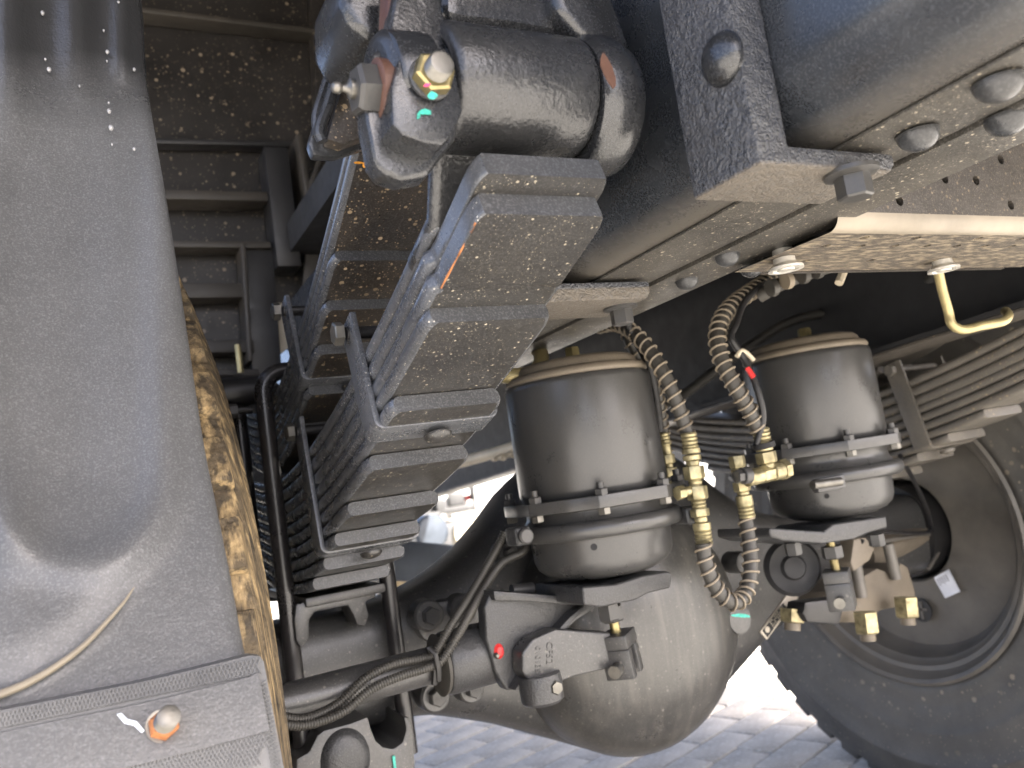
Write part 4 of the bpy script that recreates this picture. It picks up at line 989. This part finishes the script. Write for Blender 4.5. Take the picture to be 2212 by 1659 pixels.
def emboss(px, py):
    # moulded relief of the guard: nested U-shaped swages, side rib, lip crease, upper step
    h_ = 0
    cx, cyb = 165, 1010; R1 = 190
    if py > cyb: d = hypot((px-cx), (py-cyb)*.92)
    else: d = abs(px-cx)
    h_ += .0085*math.exp(-((d-R1)/46)**2)*ss(150, 420, py)*.75
    h_ += -.005*math.exp(-(d/95)**2)*ss(150, 420, py)
    h_ += .010*math.exp(-((px-20)/45)**2)*(1-ss(100, 420, py))+.009*math.exp(-((px-165)/40)**2)*(1-ss(60, 260, py))+.007*math.exp(-((px-262)/24)**2)*(1-ss(120, 210, py))
    # flowing lower swage towards the left bottom
    ly = 1290+(290-px)*.0 if False else 1497-.26*px-.0016*px*px
    h_ += .004*(1-ss(-120, 10, py-ly)) * ss(1150, 1400, py+px*.3)
    h_ += .009*math.exp(-((px-20)/60)**2-((py-1130)/110)**2)
    h_ += .0022*math.exp(-((py-ly-4)/5)**2)*(1-ss(230, 330, px))
    return h_
rows = []; NR, NC = len(es), 90
dense = []
for a, b in zip(es, es[1:]): dense += [a, (a+b)/2]
dense.append(es[-1])
for e in dense:
    row = []
    E0 = on_guard(e.x, e.y)
    for j in range(NC+1):
        f = j/NC; Xp = E0.x-.42*f**1.1
        p = V((Xp, yz(E0.z), E0.z))
        # picture position of this surface point, only to look up the moulded relief
        v = p-CAM; dd = v.dot(FW); px, py = 1106+FPX*v.dot(RC)/dd, 829.5-FPX*v.dot(UC)/dd
        row.append(p-Y_*emboss(px, py)+Y_*.0035*math.exp(-(f/.012)**2))
    rows.append(row)
MB().grid(rows, (0, .004, 0)).build('moulded_panel', 'plastic', mg, ang=60)
lip = [on_guard(x, y, .0065) for x, y in ((-60, 1518), (0, 1500), (60, 1475), (120, 1440), (180, 1395), (235, 1338), (268, 1300), (290, 1268))]
MB().tube(smooth(lip, 8), .0022, 10, rf=lambda t_: .0026*(1-t_)**.6+.0002).build('moulded_lip', 'tan_lip', mg)
for (x, y, r_) in ((92, 28, .0028), (98, 128, .0016), (106, 150, .003), (256, 5, .002), (224, 66, .0016), (232, 112, .0026), (231, 132, .0014), (235, 222, .0016), (236, 240, .003), (240, 276, .0036), (290, 150, .0022), (242, 312, .0016), (290, 322, .0024), (172, 186, .0014)):
    dome(on_guard(x, y, .0105 if False else .006), V((0, -1, -.05)), r_*.55, r_*.3, 'water_drop', 'drop', mg, 12, 1.3, 1)
# fixing strap with knurled border
def gp(px, py, off): return on_guard(px, py, off)
def strip(poly, off, th, nm, m, par, bv=.0008):
    q = [gp(x, y, off) for x, y in poly]
    return MB().prism(q, (0, th, 0)).build(nm, m, par, bevel=bv)
stp = thing('fixing_strap', 'rubber fixing strap with knurled border and rusty stud on the mudguard', 'strap', gp(350, 1560, .02))
M['knurl'] = mat('knurled_rubber', (.12, .12, .118), .45, bump=.3, dust=.3, dcol=(.2, .195, .18))
def knurl(n, l, co, c, noise, ramp, mth, mix): return c
# outer body follows the guard in a few facets
top = [(-60, 1548), (0, 1535), (150, 1505), (300, 1475), (420, 1446), (530, 1418), (560, 1415)]
bot = [(-60, 1900), (60, 1880), (200, 1850), (330, 1825), (450, 1800), (560, 1780), (640, 1765)]
def sheet(A, B, off, th, nm, m, par, nrow=8):
    rows_ = []
    for k in range(nrow+1):
        rows_.append([gp(a[0]+(b[0]-a[0])*k/nrow, a[1]+(b[1]-a[1])*k/nrow, off) for a, b in zip(A, B)])
    return MB().grid(rows_, (0, th, 0)).build(nm, m, par, ang=60)
A_ = [(-60, 1548), (0, 1535), (150, 1505), (300, 1475), (420, 1446), (540, 1416), (562, 1418), (570, 1430)]
B_ = [(-60, 1900), (0, 1890), (150, 1860), (300, 1830), (420, 1806), (560, 1778), (590, 1772), (632, 1760)]
sheet(A_, B_, .014, .012, 'backing', 'knurl', stp)
# knurl ridges: thin diagonal ribs over the border
mb = MB()
def rib(x0, y0, x1, y1, off=.0148, r=.00055):
    a, b = gp(x0, y0, off), gp(x1, y1, off); mb.tube([a, b], r, 5)
x = -40
while x < 572:
    yt = 1548-.212*(x+60)+3; h_ = 36
    rib(x, yt, x-16, yt+h_+3); rib(x-16, yt+3, x, yt+h_-1); x += 9
y = 1470
while y < 1760:
    xe = 571+(y-1430)*.187; xi_ = xe-24; rib(xi_, y, xe-3, y+14); rib(xi_, y+14, xe-3, y); y += 9
x = 140
while x < 590:
    yt = 1697-.245*(x-100); rib(x, yt, x-18, yt+38); rib(x-18, yt+4, x, yt+34)
    rib(x-16, yt+38, x-34, yt+76); rib(x-34, yt+42, x-16, yt+72); x += 9
mb.build('knurling', 'knurl', stp)['kind'] = 'stuff'
sheet([(-60, 1610), (150, 1568), (350, 1523), (556, 1450)][:0] or [(-60, 1596), (0, 1582), (150, 1551), (300, 1521), (420, 1492), (540, 1462), (558, 1452)],
      [(-60, 1730), (0, 1716), (150, 1682), (300, 1652), (420, 1622), (560, 1584), (582, 1578)], .0165, .004, 'centre_pad', 'plastic', stp)
sc = gp(352, 1568, .017)
axs = V((.12, -1, .42)).normalized()
st = MB().hex(sc, axs, .0085, .008, dome=.2).build('stud_nut', 'rusty', stp)
MB().lathe(sc+axs*.006, axs, [(.0064, 0)]+[(.0064 if k % 2 else .0056, .0008*k) for k in range(1, 20)]+[(.005, .0158), (0, .016)], 24).build('stud_thread', 'zinc', st)
MB().lathe(sc-axs*.001, axs, [(0, 0), (.0095, 0), (.0095, .0012), (0, .0012)], 24).build('washer', 'zinc', st)
ck = [gp(x, y, .0172) for x, y in ((252, 1543), (262, 1540), (275, 1553), (295, 1558), (312, 1578), (306, 1583), (290, 1568), (268, 1562))]
MB().prism(ck, (0, -.0004, 0)).build('chalk_stroke', 'chalk', stp)

# ================================================================ things in the sunlight beyond
def far(name, label, cat, pts, Yp, dep, m, group=None, bv=.02):
    q = [onY(x, y, Yp) for x, y in pts]; c = sum(q, V())/len(q); c.z = min(p.z for p in q)
    t = thing(name, label, cat, c, group); MB().prism(q, (0, dep, 0)).build('body', m, t, bevel=bv); return t
t = far('parked_truck', 'white parked truck front glimpsed between spring and axle in bright sun', 'truck', [(880, 1085), (1130, 985), (1180, 1130), (900, 1180)], 6.0, 1.5, 'farwhite')
for (x, y, w_, m) in ((930, 1100, .1, 'fargrey'), (985, 1078, .12, 'fargrey'), (1010, 1075, .05, 'farred'), (962, 1120, .06, 'silver'), (1062, 1100, .06, 'farred')):
    p = onY(x, y, 5.96); MB().box(p, (w_, .05, w_*.8)).build('lamp', m, t, bevel=.01)
for (x, y, w_, hh_, m) in ((905, 1118, .34, .05, 'fargrey'), (985, 1100, .3, .04, 'fargrey'), (1035, 1082, .1, .16, 'silver'), (950, 1092, .07, .1, 'fargrey'), (1000, 1112, .2, .03, 'silver'), (1020, 1060, .03, .14, 'fargrey'), (905, 1095, .1, .06, 'farblue'), (1045, 1112, .05, .04, 'farred')):
    p = onY(x, y, 5.9); MB().box(p, (w_, .06, hh_)).build('undercarriage', m, t, bevel=.012)
MB().prism([onY(x, y, 5.8) for x, y in ((860, 1140), (1000, 1128), (1025, 1190), (860, 1230))], (0, .2, 0)).build('dark_wheel_arch', 'fargrey', t, bevel=.02)
t = thing('fuel_tank', 'round grey metal tank beneath the white truck behind the spring', 'tank', onY(935, 1160, 5.2))
p = onY(935, 1150, 5.2); MB().lathe(p, -Y_, [(0, -.5), (.11, -.5), (.118, -.45), (.118, -.02), (.1, 0), (.03, .01), (0, .01)], 36).build('shell', 'farblue', t)
t = thing('cream_drum', 'cream rounded drum under the white truck beside the tank', 'drum', onY(1010, 1140, 5.1))
MB().lathe(onY(1015, 1150, 5.1), V((-.4, -1, .2)), [(0, -.4), (.1, -.4), (.12, -.3), (.12, -.05), (.1, 0), (0, .01)], 36).build('shell', 'cream', t)
t = thing('grey_beam', 'blue-grey steel beam crossing low behind the spring stack', 'beam', onY(900, 1200, 2.4))
MB().prism([onY(x, y, 2.4) for x, y in ((850, 1165), (1010, 1180), (980, 1262), (850, 1255))], (0, .05, 0)).build('beam_face', 'farblue', t, bevel=.01)
t = thing('sandy_block', 'sandy yellow block on the sunlit ground behind the axle', 'block', onY(860, 1250, 4))
MB().prism([onY(x, y, 4) for x, y in ((820, 1255), (870, 1240), (900, 1268), (830, 1290))], (0, .3, 0)).build('block', 'faryel', t, bevel=.03)
t = far('red_vehicle', 'red and white vehicle glimpsed right of the near chamber', 'vehicle', [(1400, 905), (1510, 885), (1510, 930), (1400, 930)], 7.0, 2, 'farwhite')
MB().prism([onY(x, y, 6.95) for x, y in ((1425, 908), (1465, 900), (1468, 920), (1425, 924))], (0, .04, 0)).build('red_panel', 'farred', t)
